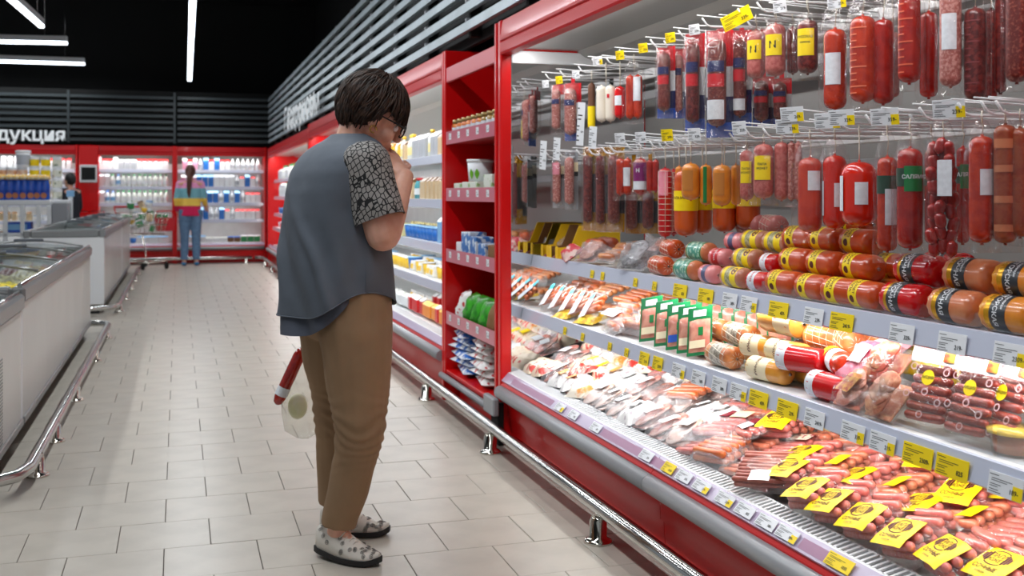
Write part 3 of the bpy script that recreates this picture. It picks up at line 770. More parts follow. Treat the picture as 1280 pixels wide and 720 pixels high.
def fuse(name, gs, m, vox, parent, smooth=6, noise_=None):
    """one continuous skin over overlapping volumes"""
    g = G()
    for a in gs: g.merge(a)
    me = g.mesh(name, m); o = bpy.data.objects.new(name, me); COL.objects.link(o)
    md = o.modifiers.new('r', 'REMESH'); md.mode = 'VOXEL'; md.voxel_size = vox; md.use_smooth_shade = True
    ms = o.modifiers.new('s', 'SMOOTH'); ms.iterations = smooth; ms.factor = .5
    dg = bpy.context.evaluated_depsgraph_get(); me2 = bpy.data.meshes.new_from_object(o.evaluated_get(dg)); bpy.data.objects.remove(o)
    me2.name = name
    if noise_:
        dv = [v.co + noise_(v.co.copy(), v.normal.copy()) for v in me2.vertices]
        for v, c in zip(me2.vertices, dv): v.co = c
    me2.polygons.foreach_set('use_smooth', [True] * len(me2.polygons)); me2.materials.clear(); me2.materials.append(m)
    return part(name, me2, None, parent)
SKIN = mat('skin', (214, 160, 136), .45, rgb2=(224, 172, 150), vscale=20); SKIN.node_tree.nodes['Principled BSDF'].inputs['Subsurface Weight'].default_value = .15; SKIN.node_tree.nodes['Principled BSDF'].inputs['Subsurface Radius'].default_value = (.01, .004, .002)
HAIR = mat('dark_brown_hair', (30, 19, 14), .6, spec=.3, rgb2=(58, 38, 26), vscale=60)
SHIRT = mat('slate_shirt', (86, 93, 103), .75, var=.06, vscale=5, bump=.7, bscale=6)
SHIRT2 = mat('slate_underlayer', (74, 79, 92), .75, bump=.2, bscale=8)
TROUS = mat('brown_trousers', (146, 117, 88), .85, var=.07, vscale=6, bump=.3, bscale=9)
SHOEM = mat('shoe_fabric', (216, 210, 200), .7); SOLE = mat('black_sole', (26, 24, 26), .6); LACE = mat('shoe_lace', (216, 206, 196), .7); DOT = mat('shoe_grey_print', (120, 116, 112), .7)
# sleeve print: pale lozenges on black
LOZ = bpy.data.materials.new('lozenge_print'); LOZ.use_nodes = True; nt = LOZ.node_tree; b = nt.nodes['Principled BSDF']; b.inputs['Roughness'].default_value = .8
tc = nt.nodes.new('ShaderNodeTexCoord'); vo = nt.nodes.new('ShaderNodeTexVoronoi'); vo.feature = 'DISTANCE_TO_EDGE'; vo.inputs['Scale'].default_value = 66; vo.inputs['Randomness'].default_value = .55
mp = nt.nodes.new('ShaderNodeMapping'); mp.inputs['Scale'].default_value = (1, 1, .8); mp.inputs['Rotation'].default_value = (0, .6, .3); nt.links.new(tc.outputs['Object'], mp.inputs[0]); nt.links.new(mp.outputs[0], vo.inputs['Vector'])
rp = nt.nodes.new('ShaderNodeValToRGB'); rp.color_ramp.interpolation = 'CONSTANT'; rp.color_ramp.elements[0].color = lin((18, 18, 20)) + (1,); rp.color_ramp.elements[1].position = .085; rp.color_ramp.elements[1].color = lin((146, 142, 138)) + (1,)
nt.links.new(vo.outputs['Distance'], rp.inputs[0]); nt.links.new(rp.outputs[0], b.inputs['Base Color'])

PW = Vector((0, 0, 0)) + FV * 3.5 + RV * ((430 - 640) / FPX * 3.5)
wm = thing('person', 'woman in a slate shirt and brown trousers, head bowed, hand at her neck', 'person', (PW.x, PW.y, 0), -PSI)
PH = .61   # her facing, from image right turned away
fd = Vector((math.cos(PH), math.sin(PH), 0)); rt = Vector((math.sin(PH), -math.cos(PH), 0))
def V(x, y, z): return Vector((x, y, z))
# head frame
hc = V(.088, .02, 1.444); hy = .38
hf = Vector((math.cos(hy) * math.cos(.42), math.sin(hy) * math.cos(.42), -math.sin(.42))).normalized(); hr = Vector((math.sin(hy), -math.cos(hy), 0)); hu = hr.cross(hf).normalized()
HM = Matrix((hf, hr, hu)).transposed()
def hp(f, s, u): return hc + hf * f + hr * s + hu * u
shc = V(-.005, 0, 1.268); sr = shc + rt * .172 + V(0, 0, .005); sl = shc - rt * .175
elb = V(.148, -.165, 1.055); wri = V(.204, -.055, 1.235)
ell_l = V(-.135, .27, 1.0); wri_l = V(-.150, .30, .76)
hipr, hipl = V(.045, -.07, .86), V(-.045, .07, .86)
kner, knel = V(.066, -.085, .47), V(-.045, .15, .47)
ankr, ankl = V(-.012, -.045, .085), V(-.045, .205, .085)
body = [ell(hc, (.098, .076, .112), HM), ell(hp(.035, 0, -.055), (.062, .058, .062), HM),               # skull, jaw
        cone(hp(.105, 0, -.005), hp(.112, 0, -.038), .010, .015), ell(hp(.09, 0, -.068), (.014, .022, .007), HM), ell(hp(.088, 0, -.080), (.013, .019, .007), HM), ell(hp(.075, 0, -.105), (.022, .022, .016), HM),
        ell(hp(-.005, .078, -.018), (.022, .010, .034), HM), ell(hp(-.005, -.078, -.018), (.022, .010, .034), HM), ell(hp(.06, .045, -.045), (.03, .025, .028), HM), ell(hp(.06, -.045, -.045), (.03, .025, .028), HM),
        cone(V(.015, .0, 1.30), hp(-.03, 0, -.06), .062, .055), cone(shc + V(-.01, 0, .0), sr, .075, .055), cone(shc + V(-.01, 0, .0), sl, .075, .055),
        ell(V(-.025, 0, 1.16), (.125, .165, .16), Matrix.Rotation(PH, 3, 'Z')), ell(V(-.022, 0, .97), (.125, .17, .17), Matrix.Rotation(PH, 3, 'Z')),
        cone(sr, elb, .060, .055), cone(elb + V(.004, .01, .004), elb.lerp(wri, .4), .054, .050), cone(elb.lerp(wri, .4), wri, .050, .031), cone(sl, ell_l, .055, .045), cone(ell_l, wri_l, .045, .027),
        cone(hipr, kner, .092, .06), cone(kner, ankr, .058, .036), cone(hipl, knel, .092, .06), cone(knel, ankl, .058, .036)]
def hand(w_, d, nrm, side, curl, k=1.0):
    """palm and five bent fingers: d points to the fingers, nrm out of the back of the hand, side towards the thumb"""
    d, nrm = d.normalized(), nrm.normalized(); s = side.normalized(); out = []
    pc = w_ + d * .05 * k
    for t in (-.026, -.009, .009, .026): out.append(cone(w_ + s * t * .55, w_ + d * .088 * k + s * t * 1.05, .014, .0115, 8))
    out.append(cone(w_ - d * .02, w_ + d * .03, .026, .02, 10))
    for i, (t, L) in enumerate(((.030, .072), (.010, .080), (-.011, .075), (-.031, .058))):
        p = w_ + d * .088 * k + s * t * 1.05; a = curl[0] + .05 * i; dirv = d + s * t * 2.2; r0 = .0098 - .0006 * i
        for seg, frac in enumerate((.42, .32, .26)):
            q = p + (dirv.normalized() * math.cos(a) - nrm * math.sin(a)) * L * frac * k
            out.append(cone(p, q, r0, r0 * .9, 8)); p = q; a += curl[1]; r0 *= .92
    p = w_ + d * .018 + s * .026; q = p + (d * .6 + s * .75 - nrm * .25).normalized() * .045; r_ = q + (d * .9 + s * .25 - nrm * .3).normalized() * .034
    out += [cone(p - s * .012, q, .0145, .0115, 8), cone(q, r_, .0112, .0085, 8)]
    return out
hd = (V(.138, .0, 1.318) - wri)
hn = V(.55, -.62, .40); hn = (hn - hd.normalized() * hn.dot(hd.normalized())); hs = hd.normalized().cross(hn.normalized())
body += hand(wri + hd.normalized() * .012, hd, hn, hs, (.15, .35), .92)
hdl = V(-.01, .0, -1); hnl = -rt; hsl = fd
body += hand(wri_l + V(0, 0, -.01), hdl, hnl, hsl, (.55, .75))
body += [cone(ankr, ankr + V(.058, -.032, -.055), .034, .018), cone(ankr, ankr + V(-.03, .016, -.04), .034, .026), cone(ankl, ankl + V(.066, -.007, -.055), .034, .018), cone(ankl, ankl + V(-.03, .005, -.04), .034, .026)]
bd = fuse('body', body, SKIN, .0040, wm, 5)
# eyes, glasses, earring
for s in (-1, 1):
    e = part('eye', G().lathe([(.001, -.011)] + [(.0115 * math.sin(a), -.0115 * math.cos(a)) for a in [PI * i / 8 for i in range(1, 8)]] + [(.001, .011)], 12), PAPER, wm, hp(.083, s * .032, -.012))
gl = G()
for s in (-1, 1):
    c = (.112, s * .034, -.014); n = 18
    gl.tube([hp(c[0] - .012 * abs(math.cos(2*PI*k/n)) * 0 , c[1] + .026 * math.copysign(abs(math.cos(2*PI*k/n)) ** .7, math.cos(2*PI*k/n)), c[2] + .019 * math.copysign(abs(math.sin(2*PI*k/n)) ** .7, math.sin(2*PI*k/n))) for k in range(n + 1)], .0026, 6)
    gl.tube([hp(.112, s * .060, -.008), hp(.098, s * .080, -.006), hp(.02, s * .084, -.004), hp(-.012, s * .082, -.018)], .0024, 6)
gl.tube([hp(.112, -.009, -.01), hp(.115, 0, -.007), hp(.112, .009, -.01)], .0024, 6)
part('glasses', gl, INK, wm, label='black rimmed glasses')
g = G().add([hp(.112, .034 + .024 * math.cos(2*PI*k/16), -.014 + .017 * math.sin(2*PI*k/16)) for k in range(16)], [tuple(range(16))]).add([hp(.112, -.034 + .024 * math.cos(2*PI*k/16), -.014 + .017 * math.sin(2*PI*k/16)) for k in range(16)], [tuple(range(16))])
part('lens', g, CLEAR, wm)
part('earring', G().tube([hp(.006 + .011 * math.cos(a), .090, -.056 + .011 * math.sin(a)) for a in [2*PI*i/14 for i in range(13)]], .0022, 6), mat('gold', (220, 180, 90), .2, 1.0), wm, label='gold hoop earring')
# hair: a full short crop, cap plus locks
def hair_pt(a, b, k=1.0):
    """a from the crown (0) down, b round the head (0 = forehead)"""
    f, s, u = math.sin(a) * math.cos(b), math.sin(a) * math.sin(b), math.cos(a)
    rad = Vector((.118 if f < 0 else .122, .100, .130))
    return hp(rad.x * f * k - .010, rad.y * s * k, rad.z * u * k + .012)
def amax(b):
    c = math.cos(b)   # how far down the hair reaches
    return 2.22 - .62 * max(0, c) - .50 * math.exp(-((abs(b) - 1.15) / .36) ** 2) + .26 * max(0, -c) ** 2 + .10 * noise.noise(Vector((b * 2.5, 1, 8)))
rg = random.Random(4)
g = G()
def capf(u_, v_):
    b = 2 * PI * v_; a = .02 + amax(b) * u_
    q = 1 + .06 * noise.noise(Vector((math.cos(b) * 3, math.sin(b) * 3, a * 2.5))) + .02 * noise.noise(Vector((b * 9, a * 1.5, 3)))
    if u_ > .8: q *= 1 - .10 * (u_ - .8) / .2
    if math.cos(b) < -.2: q *= 1 - .16 * max(0, u_ - .55) / .45 * -math.cos(b)
    return hair_pt(a, b, q)
g.grid(capf, 26, 72)
for i in range(900):
    b = rg.uniform(0, 2 * PI); a0 = rg.uniform(.05, amax(b) * .80); L = rg.uniform(.40, .85); db = rg.uniform(-.22, .22) + .12 * math.sin(b)
    n = 6; pts = []; rs = []; ks = rg.uniform(-.01, .07); ex = rg.uniform(-.05, .18)
    for k in range(n + 1):
        t = k / n; a = min(a0 + L * t, amax(b) + ex)
        kk = (1.006 + .03 * math.sin(PI * t) + ks * t) * (1 - .15 * max(0, a - 1.3) * max(0, -math.cos(b))); pts.append(hair_pt(a, b + db * t, kk + .03 * noise.noise(Vector((math.cos(b) * 3, math.sin(b) * 3, a * 2.5))))); rs.append(.0052 * (1 - .88 * t) * (1 if k else .5))
    g.tube(pts, rs, 5)
part('hair', g, HAIR, wm, label='short thick dark brown hair')
# shirt --------------------------------------------------------------------
RS = [(1.376, .074, .074, .036), (1.364, .094, .078, .030), (1.350, .128, .088, .018), (1.328, .168, .100, .002), (1.296, .198, .116, -.010), (1.25, .209, .130, -.022), (1.19, .209, .140, -.028), (1.12, .206, .146, -.028), (1.02, .208, .152, -.024), (.93, .212, .154, -.022), (.85, .216, .158, -.022), (.78, .220, .160, -.024), (.70, .224, .164, -.026)]
def ring_at(z):
    for (za, a, b_, x), (zb, a2, b2, x2) in zip(RS, RS[1:]):
        if zb <= z <= za:
            t = (za - z) / (za - zb); return a + (a2 - a) * t, b_ + (b2 - b_) * t, x + (x2 - x) * t
    return RS[-1][1:] if z < RS[-1][0] else RS[0][1:]
def shirt_pt(al, z, k=1.0):
    """al = 0 at her right side, pi/2 at her front, pi left, -pi/2 her back"""
    a, b_, x = ring_at(z); ca, sa = math.cos(al), math.sin(al); e = .82
    ca = math.copysign(abs(ca) ** e, ca); sa = math.copysign(abs(sa) ** e, sa)
    p = V(x, 0, z) + rt * (a * ca * k) + fd * (b_ * sa * k)
    fall = max(0, min(1, (1.30 - z) / .35))
    fo = .017 * fall * noise.noise(Vector((ca * 2.2 + z * 2.0, sa * 2.2 - z * 3.0, z * 3.2))) + .011 * fall * noise.noise(Vector((al * 3 + z * 7, z * 4, 5)))
    fo += .014 * fall * max(0, math.sin(5 * al + 13 * z + 3 * noise.noise(Vector((al, z * 3, 2))))) ** 3 * max(0, .3 - sa)
    return p + (rt * ca + fd * sa) * fo
def hem(al):
    s = math.sin(al); side = abs(math.cos(al)) ** 3
    return (.785 if s < 0 else .815) + (.085 if s < 0 else .055) * side ** 1.2
def neckz(al): return 1.376 - .05 * max(0, math.sin(al))
NA, NZ = 96, 44
g = G()
for k, sgn in ((1.0, 1), (.985, -1)):
    g.grid(lambda u_, v_: shirt_pt(2 * PI * v_ - .02, neckz(2*PI*v_) + (hem(2*PI*v_) - neckz(2*PI*v_)) * (u_ ** .95), k), NZ, NA)
part('shirt', g, SHIRT, wm, label='slate grey shirt')
part('hem_stitch', G().tube([shirt_pt(2*PI*i/96, hem(2*PI*i/96) + .002, 1.004) for i in range(97)], .0022, 5), mat('hem_thread', (88, 94, 104), .8), wm)
g = G()
a0, a1 = -PI + .35, -.30
def under(u_, v_):
    al = a0 + (a1 - a0) * v_; lo = .727 + .115 * abs((v_ - .42) / .58) ** 2.6
    return shirt_pt(al, .86 + (lo - .86) * u_, .950)
g.grid(under, 16, 48); part('shirt_underlayer', g, SHIRT2, wm, label='darker lower layer of the shirt')
# sleeves: loose tubes with the lozenge print
def sleeve(p0, p1, r0, r1, seed):
    p0, p1 = Vector(p0), Vector(p1); t = (p1 - p0).normalized(); u1 = t.cross(V(.3, -.8, .5)).normalized(); u2 = t.cross(u1)
    g = G()
    for off in (0, -.003):
        def fn(u_, v_):
            a = 2 * PI * v_; r = (r0 + (r1 - r0) * u_) * (1 if u_ > .30 else math.sqrt(max(.0004, 1 - (1 - u_ / .30) ** 2))) + off + .007 * u_ * math.sin(3 * a + seed) + .005 * noise.noise(Vector((a, u_ * 4, seed)))
            return p0 + (p1 - p0) * u_ + (u1 * math.cos(a) + u2 * math.sin(a)) * r
        g.grid(fn, 18, 36)
    return g
part('sleeve', sleeve(sr + V(-.028, .022, .074), sr.lerp(elb, .80) + V(.006, 0, 0), .082, .080, 1), LOZ, wm, label='black sleeve with pale lozenge print')
part('sleeve', sleeve(sl + V(.01, -.03, .07), sl.lerp(ell_l, .75), .080, .070, 2), LOZ, wm, label='black sleeve with pale lozenge print')
# trousers ------------------------------------------------------------------
def wrinkle(co, n):
    z = co.z; k = 0
    k += .0032 * math.exp(-((z - .43) / .09) ** 2) * math.sin(170 * z + 25 * co.x + 9 * noise.noise(co * 7)) + .004 * math.exp(-((z - .78) / .08) ** 2) * noise.noise(Vector((co.x * 20, co.y * 20, z * 22)))
    k += .006 * noise.noise(Vector((co.x * 9, co.y * 9, z * 7)))
    return n * k
def leg(pts):
    return G().tube([p for p, r in pts], [r for p, r in pts], 18)
tr = [leg([(V(.035, -.06, .93), .10), (V(.042, -.066, .86), .124), (V(.050, -.078, .74), .122), (V(.056, -.085, .62), .108), (V(.064, -.085, .50), .092), (V(.064, -.08, .42), .082), (V(.050, -.072, .33), .071), (V(.022, -.058, .22), .065), (V(-.002, -.05, .14), .060), (V(-.008, -.048, .105), .059)]),
      leg([(V(-.045, .06, .93), .10), (V(-.052, .066, .86), .12), (V(-.056, .08, .74), .112), (V(-.058, .11, .62), .098), (V(-.052, .145, .50), .084), (V(-.05, .155, .42), .078), (V(-.05, .17, .33), .072), (V(-.056, .19, .22), .064), (V(-.062, .20, .14), .058), (V(-.064, .205, .11), .057)]),
      ell(V(-.012, 0, .88), (.150, .195, .12), Matrix.Rotation(PH, 3, 'Z')), ell(V(-.055, -.02, .80), (.10, .15, .10), Matrix.Rotation(PH, 3, 'Z'))]
tro = fuse('trousers', tr, TROUS, .0065, wm, 4, wrinkle); tro['label'] = 'brown straight trousers'
seam = [V(.042, -.066, .86) + rt * .122, V(.056, -.085, .62) + rt * .108, V(.064, -.085, .50) + rt * .092, V(.050, -.072, .33) + rt * .071, V(.0, -.05, .12) + rt * .060]
# shoes ----------------------------------------------------------------------
def shoe(ank, d, seed, lift=0.0):
    d = Vector(d).normalized(); s = Vector((-d.y, d.x, 0)); base = Vector((ank.x, ank.y, 0)) - d * .055; L = .245
    def outline(t):   # half width and top height along the shoe, heel 0 to toe 1
        w_ = .030 + .014 * math.sin(PI * min(1, t * 1.1)) + .006 * math.exp(-((t - .70) / .18) ** 2) - .028 * max(0, (t - .86) / .14) ** 2 - .010 * max(0, (.08 - t) / .08)
        q = max(0, min(1, (t - .40) / .36)); h_ = .084 - .038 * q * q * (3 - 2 * q) - .014 * max(0, (t - .72) / .28)
        return w_, h_
    up = lambda t: .012 * max(0, (t - .8) / .2) ** 2 + lift * max(0, (.5 - t) * 2)
    rings = []
    for i in range(15):
        t = .01 + .98 * i / 14; w_, h_ = outline(t); c = base + d * (L * t); ring = []
        for k in range(16):
            a = 2 * PI * k / 16; zz = math.sin(a); ring.append(c + s * (w_ * math.copysign(abs(math.cos(a)) ** .8, math.cos(a))) + V(0, 0, .018 + up(t) + (h_ - .018) * max(0, zz) ** (.75 if t > .3 else .55) - .004 * max(0, -zz)))
        rings.append(ring)
    sh = part('shoe', G().loft(rings), SHOEM, wm, label='pale grey flower printed lace-up shoe')
    rings = []
    for i in range(15):
        t = i / 14; w_, h_ = outline(min(.985, max(.02, t))); c = base + d * (L * t); w2 = w_ + .004
        lo = up(t) + .0005; hi = .020 + up(t) + .008 * max(0, (.35 - t))
        rings.append([c + s * w2 + V(0, 0, lo + .004), c + s * w2 + V(0, 0, hi), c - s * w2 + V(0, 0, hi), c - s * w2 + V(0, 0, lo + .004), c - s * w2 * .85 + V(0, 0, lo), c + s * w2 * .85 + V(0, 0, lo)])
    part('sole', G().loft(rings, sm=False), SOLE, sh)
    lc = G()
    for i in range(4):
        t = .44 + .055 * i; w_, h_ = outline(t); c = base + d * (L * t); hh = .004 + up(t) + h_
        lc.tube([c + s * w_ * .55 + V(0, 0, hh - .012), c + V(0, 0, hh), c - s * w_ * .55 + V(0, 0, hh - .012)], .0022, 6)
    c = base + d * (L * .45); hh = outline(.45)[1] + .006
    for q in (-1, 1): lc.tube([c + V(0, 0, hh), c + s * q * .02 + d * .012 + V(0, 0, hh + .008), c + s * q * .034 + V(0, 0, hh - .008), c + s * q * .016 + V(0, 0, hh - .004)], .0018, 6)
    part('laces', lc, LACE, sh)
    rgg = random.Random(seed); g = G()
    for i in range(46):
        t = rgg.uniform(.06, .93); a = rgg.uniform(.15, PI - .15)
        if .40 < t < .66 and .9 < a < 2.2: continue
        w_, h_ = outline(t); c = base + d * (L * t)
        p = c + s * (w_ * 1.02 * math.copysign(abs(math.cos(a)) ** .8, math.cos(a))) + V(0, 0, .018 + up(t) + (h_ - .016) * math.sin(a) ** (.75 if t > .3 else .55))
        nrm = (s * math.cos(a) + V(0, 0, math.sin(a))).normalized(); e1 = nrm.orthogonal().normalized(); e2 = nrm.cross(e1)
        for r_ in (.0065, .0025): g.tube([p + (e1 * math.cos(x) + e2 * math.sin(x)) * r_ + nrm * .0006 for x in [2*PI*j/9 for j in range(10)]], .0009, 4, cap=False)
    o = part('flower_print', g, DOT, sh); o['kind'] = 'stuff'
shoe(ankr + V(-.02, .01, 0), (.88, -.48, 0), 1, .014); shoe(ankl + V(-.015, 0, 0), (.96, -.10, 0), 2)
# the carrier bag in her left hand ------------------------------------------
def WP_(u, v, y): 
    D = 3.5 + y; return V((u - 430) / FPX * D + (430 - 640) / FPX * y, y, CAMH + (HORIZON - v) / FPX * D)
cb = thing('carrier_bag', 'thin clear carrier bag with a red sausage pack held at the woman\'s left side', 'bag', wm.location, -PSI)
hpnt = wri_l + V(0, 0, -.085); yb = hpnt.y
n = 20; rings = []
tops = [(0, .012), (.06, .03), (.14, .062), (.22, .078), (.30, .080), (.36, .062), (.385, .02)]
for i, (dz, r_) in enumerate(tops):
    c = V(-.165 - .03 * min(1, dz / .25), yb, hpnt.z + .02 - dz); rings.append([c + V(r_ * math.cos(a) * (1 + .16 * noise.noise(Vector((a * 2, dz * 9, 1)))), r_ * .6 * math.sin(a) * (1 + .16 * noise.noise(Vector((a * 2, dz * 9, 9)))), .006 * noise.noise(Vector((a * 3, dz, 4)))) for a in [2*PI*k/n for k in range(n)]])
part('pouch', G().loft(rings), film('carrier_film', (250, 250, 246), .12, .05, .6, 30), cb)
part('handle', G().tube([hpnt + V(-.012, 0, .0), hpnt + V(-.02, .012, .05), hpnt + V(0, .016, .062), hpnt + V(.015, .01, .05), hpnt + V(0, 0, .0)], .004, 6), film('carrier_film', (250, 250, 246), .12, .05, .6, 30), cb)
p0, p1 = WP_(377, 438, yb - .03), WP_(347, 503, yb - .03)
sg = thing('hanging_sausage', 'red sausage pack with a white label inside the woman\'s carrier bag', 'sausage', wm.location, -PSI)
dd = (p1 - p0).normalized()
part('sausage', G().tube([p0 + (p1 - p0) * t for t in (-.04, 0, .1, .5, .9, 1, 1.04)], [.006, .016, .021, .022, .021, .016, .006], 14), BRIGHTSAL, sg)
part('label', G().tube([p0 + (p1 - p0) * t for t in (.70, .86)], .0232, 14, cap=False), WHITEL, sg)
bn = thing('bread_roll', 'pale yellow roll at the bottom of the woman\'s carrier bag', 'food', wm.location, -PSI); part('crumb', ell(WP_(372, 508, yb), (.035, .03, .045)), mat('pale_roll', (252, 248, 214), .5, rgb2=(244, 244, 186), vscale=20), bn)
# simple full figures farther back ------------------------------------------
def figure(name, label, loc, rz, H_, top, legm, hairm, arms, shoes, tail=False, cls='person'):
    t = thing('person', label, 'person', loc, rz); k = H_ / 1.65
    S = lambda x, y, z: V(x * k, y * k, z * k)
    hcn = S(0, .02, 1.53)
    bod = [ell(hcn, (.072 * k, .09 * k, .11 * k)), ell(S(0, .05, 1.47), (.05 * k, .055 * k, .06 * k)), cone(S(0, .115, 1.515), S(0, .125, 1.50), .008 * k, .011 * k), cone(S(0, 0, 1.33), S(0, .01, 1.46), .05 * k, .048 * k), ell(S(0, 0, 1.2), (.15 * k, .10 * k, .18 * k)), ell(S(0, 0, .95), (.145 * k, .10 * k, .14 * k))]
    for s in (-1, 1):
        bod += [ell(S(s * .072, .02, 1.52), (.01 * k, .02 * k, .03 * k)), cone(S(s * .085, 0, .88), S(s * .09, .01, .48), .08 * k, .055 * k), cone(S(s * .09, .01, .48), S(s * .095, 0, .08), .05 * k, .035 * k), cone(S(s * .095, 0, .05), S(s * .1, .13, .035), .035 * k, .025 * k)]
        e, w_ = arms[s]; e, w_ = S(*e), S(*w_); sh = S(s * .165, 0, 1.34)
        bod += [cone(S(s * .06, 0, 1.35), sh, .055 * k, .055 * k), cone(sh, e, .05 * k, .04 * k), cone(e, w_, .04 * k, .028 * k)]
        dv = (w_ - e).normalized(); bod += hand(w_, dv, V(0, 0, 1) if abs(dv.z) < .7 else V(s, 0, 0), V(0, 1, 0) if abs(dv.y) < .7 else V(1, 0, 0), (.3, .4))
    fuse('body', bod, SKIN, .009, t, 4)
    tops = [ell(S(0, 0, 1.2), (.175 * k, .122 * k, .2 * k)), G().tube([S(0, 0, 1.36), S(0, 0, 1.25), S(0, 0, 1.0), S(0, 0, .82)], [.12 * k, .165 * k, .165 * k, .178 * k], 18)]
    for s in (-1, 1):
        e, w_ = S(*arms[s][0]), S(*arms[s][1]); tops += [cone(S(s * .06, 0, 1.35), S(s * .165, 0, 1.34), .06 * k, .066 * k), cone(S(s * .165, 0, 1.34), e, .064 * k, .055 * k), cone(e, e.lerp(w_, .85), .054 * k, .042 * k)]
    for g_ in tops: g_.v = [(x, y * (.8 if abs(x) < .2 * k else 1), z) for x, y, z in g_.v]
    fuse('jumper', tops, top, .010, t, 4)
    legs = []
    for s in (-1, 1): legs.append(G().tube([S(s * .075, 0, .92), S(s * .085, 0, .8), S(s * .09, .01, .48), S(s * .095, 0, .10)], [.11 * k, .10 * k, .072 * k, .06 * k], 14))
    legs.append(ell(S(0, 0, .88), (.165 * k, .115 * k, .11 * k))); fuse('trousers', legs, legm, .011, t, 3)
    for s in (-1, 1):
        part('shoe', ell(S(s * .1, .05, .038), (.042 * k, .13 * k, .036 * k)), shoes, t)
        part('eye', ell(S(s * .03, .098, 1.535), (.010 * k, .008 * k, .008 * k), None, 8, 5), INK, t)
    hg = ell(hcn + S(0, -.022, .025), (.086 * k, .098 * k, .112 * k)); hg.v = [(x, y if y < .08 * k or z > 1.57 * k else .08 * k, z) for x, y, z in hg.v]
    if tail: hg.merge(G().tube([S(-.005, -.10, 1.58), S(-.01, -.15, 1.52), S(-.02, -.15, 1.38), S(-.025, -.135, 1.2), S(-.02, -.13, 1.12)], [.03 * k, .045 * k, .04 * k, .03 * k, .008 * k], 10))
    part('hair', hg, hairm, t)
    return t
STR = bpy.data.materials.new('striped_knit'); STR.use_nodes = True; nt = STR.node_tree; b = nt.nodes['Principled BSDF']; b.inputs['Roughness'].default_value = .85
tc = nt.nodes.new('ShaderNodeTexCoord'); sx = nt.nodes.new('ShaderNodeSeparateXYZ'); nt.links.new(tc.outputs['Object'], sx.inputs[0]); rp = nt.nodes.new('ShaderNodeValToRGB'); rp.color_ramp.interpolation = 'CONSTANT'
mr = nt.nodes.new('ShaderNodeMapRange'); mr.inputs[1].default_value = .75; mr.inputs[2].default_value = 1.45; nt.links.new(sx.outputs['Z'], mr.inputs[0]); nt.links.new(mr.outputs[0], rp.inputs[0])
els = rp.color_ramp.elements; els[0].position = 0; els[0].color = lin((206, 24, 84)) + (1,); els[1].position = .34; els[1].color = lin((244, 206, 90)) + (1,)
for p_, c in ((.52, (120, 178, 190)), (.76, (226, 150, 190))): e = els.new(p_); e.color = lin(c) + (1,)
nt.links.new(rp.outputs[0], b.inputs['Base Color'])
DEN = mat('denim', (96, 126, 160), .85, var=.1, vscale=20); HBR = mat('chestnut_hair', (84, 48, 36), .5); BLU2 = mat('blue_shoe', (60, 130, 180), .6); DJK = mat('dark_jacket', (26, 30, 40), .8)
fp = aty(238, 327, 18.36)
fig = figure('woman', 'woman with a ponytail in a pink, teal, yellow and crimson striped sweater', (fp.x, fp.y, 0), .0, 1.66, STR, DEN, HBR, {-1: ((-.215, -.02, 1.08), (-.20, .05, .90)), 1: ((.215, .02, 1.10), (.24, .17, 1.0))}, BLU2, True)
rb = thing('shopping_basket', 'red shopping basket hanging from the arm of the striped sweater woman', 'basket', (fp.x - .40, fp.y + .03, .58), .1)
part('tub', G().loft([[(x * k, y * k, z) for x, y in ((-.16, -.11), (.16, -.11), (.16, .11), (-.16, .11))] for z, k in ((0, .82), (.005, .84), (.20, 1), (.215, 1.05), (.215, .98), (.02, .8))], sm=False), mat('red_basket', (206, 24, 40), .4), rb); part('handle', G().tube([(-.16, 0, .20), (-.12, 0, .32), (.10, 0, .33), (.16, 0, .20)], .010, 8), mat('red_basket', (206, 24, 40), .4), rb)
cp = aty(88, 300, 17.7)
figure('child', 'dark haired child in a dark jacket with a light blue collar by the red column', (cp.x, 17.7, 0), .9, 1.50, DJK, DJK, mat('black_hair', (14, 12, 14), .5), {-1: ((-.21, -.02, 1.08), (-.20, .08, .88)), 1: ((.21, .0, 1.08), (.2, .1, .88))}, BLACK)
# ------------------------------------------------------------------ hanging goods of the nearest case
ZA, ZB = 1.715, 1.352
for zb in (ZA, ZB):
    part('hook_bar', G().box(.56, .58, .03, Y1 - Y0 - .03, zb - .015, zb + .03, .003), WHITEM, main)
    part('tag_bar', G().box(.60, .61, .03, Y1 - Y0 - .03, zb - .10, zb - .06, .003), GREYP, main)
HOOKC = {}
def hook(X, y, zh):
    k = round(X, 2)
    if k not in HOOKC:
        x0 = X - 1.45 - .05
        HOOKC[k] = G().tube([(.575, 0, -.002), (x0 + .02, 0, -.004), (x0 + .004, 0, .002), (x0 - .012, 0, .022)], .0032, 7).tube([(.575, 0, .012), (x0 - .03, 0, .030)], .002, 6).mesh('hook', WHITEM)
    part('hook', HOOKC[k], None, main, (0, y - Y0, zh))
WL = WHITEL
def H(row, kind, u0, u1, v0, v1, X, label, **kw):
    zh = ZA if row == 'A' else ZB
    t = hanging(kind, u0, u1, v0, v1, X, zh, label, **kw); hook(X, t.location.y, zh); return t
def HP(row, u0, u1, v0, v1, X, label, backs, **kw):
    zh = ZA if row == 'A' else ZB
    t = hanging_pack(u0, u1, v0, v1, X, zh, label, backs, **kw); hook(X, t.location.y, zh); return t
ticks = lambda m: [('print', m, .14 + .075 * i, .155 + .075 * i, -.95, -.25 if i % 3 else .5, ()) for i in range(11)]
W1 = lambda f0, f1, a0=-.7, a1=.7: ('label', WL, f0, f1, a0, a1, ())
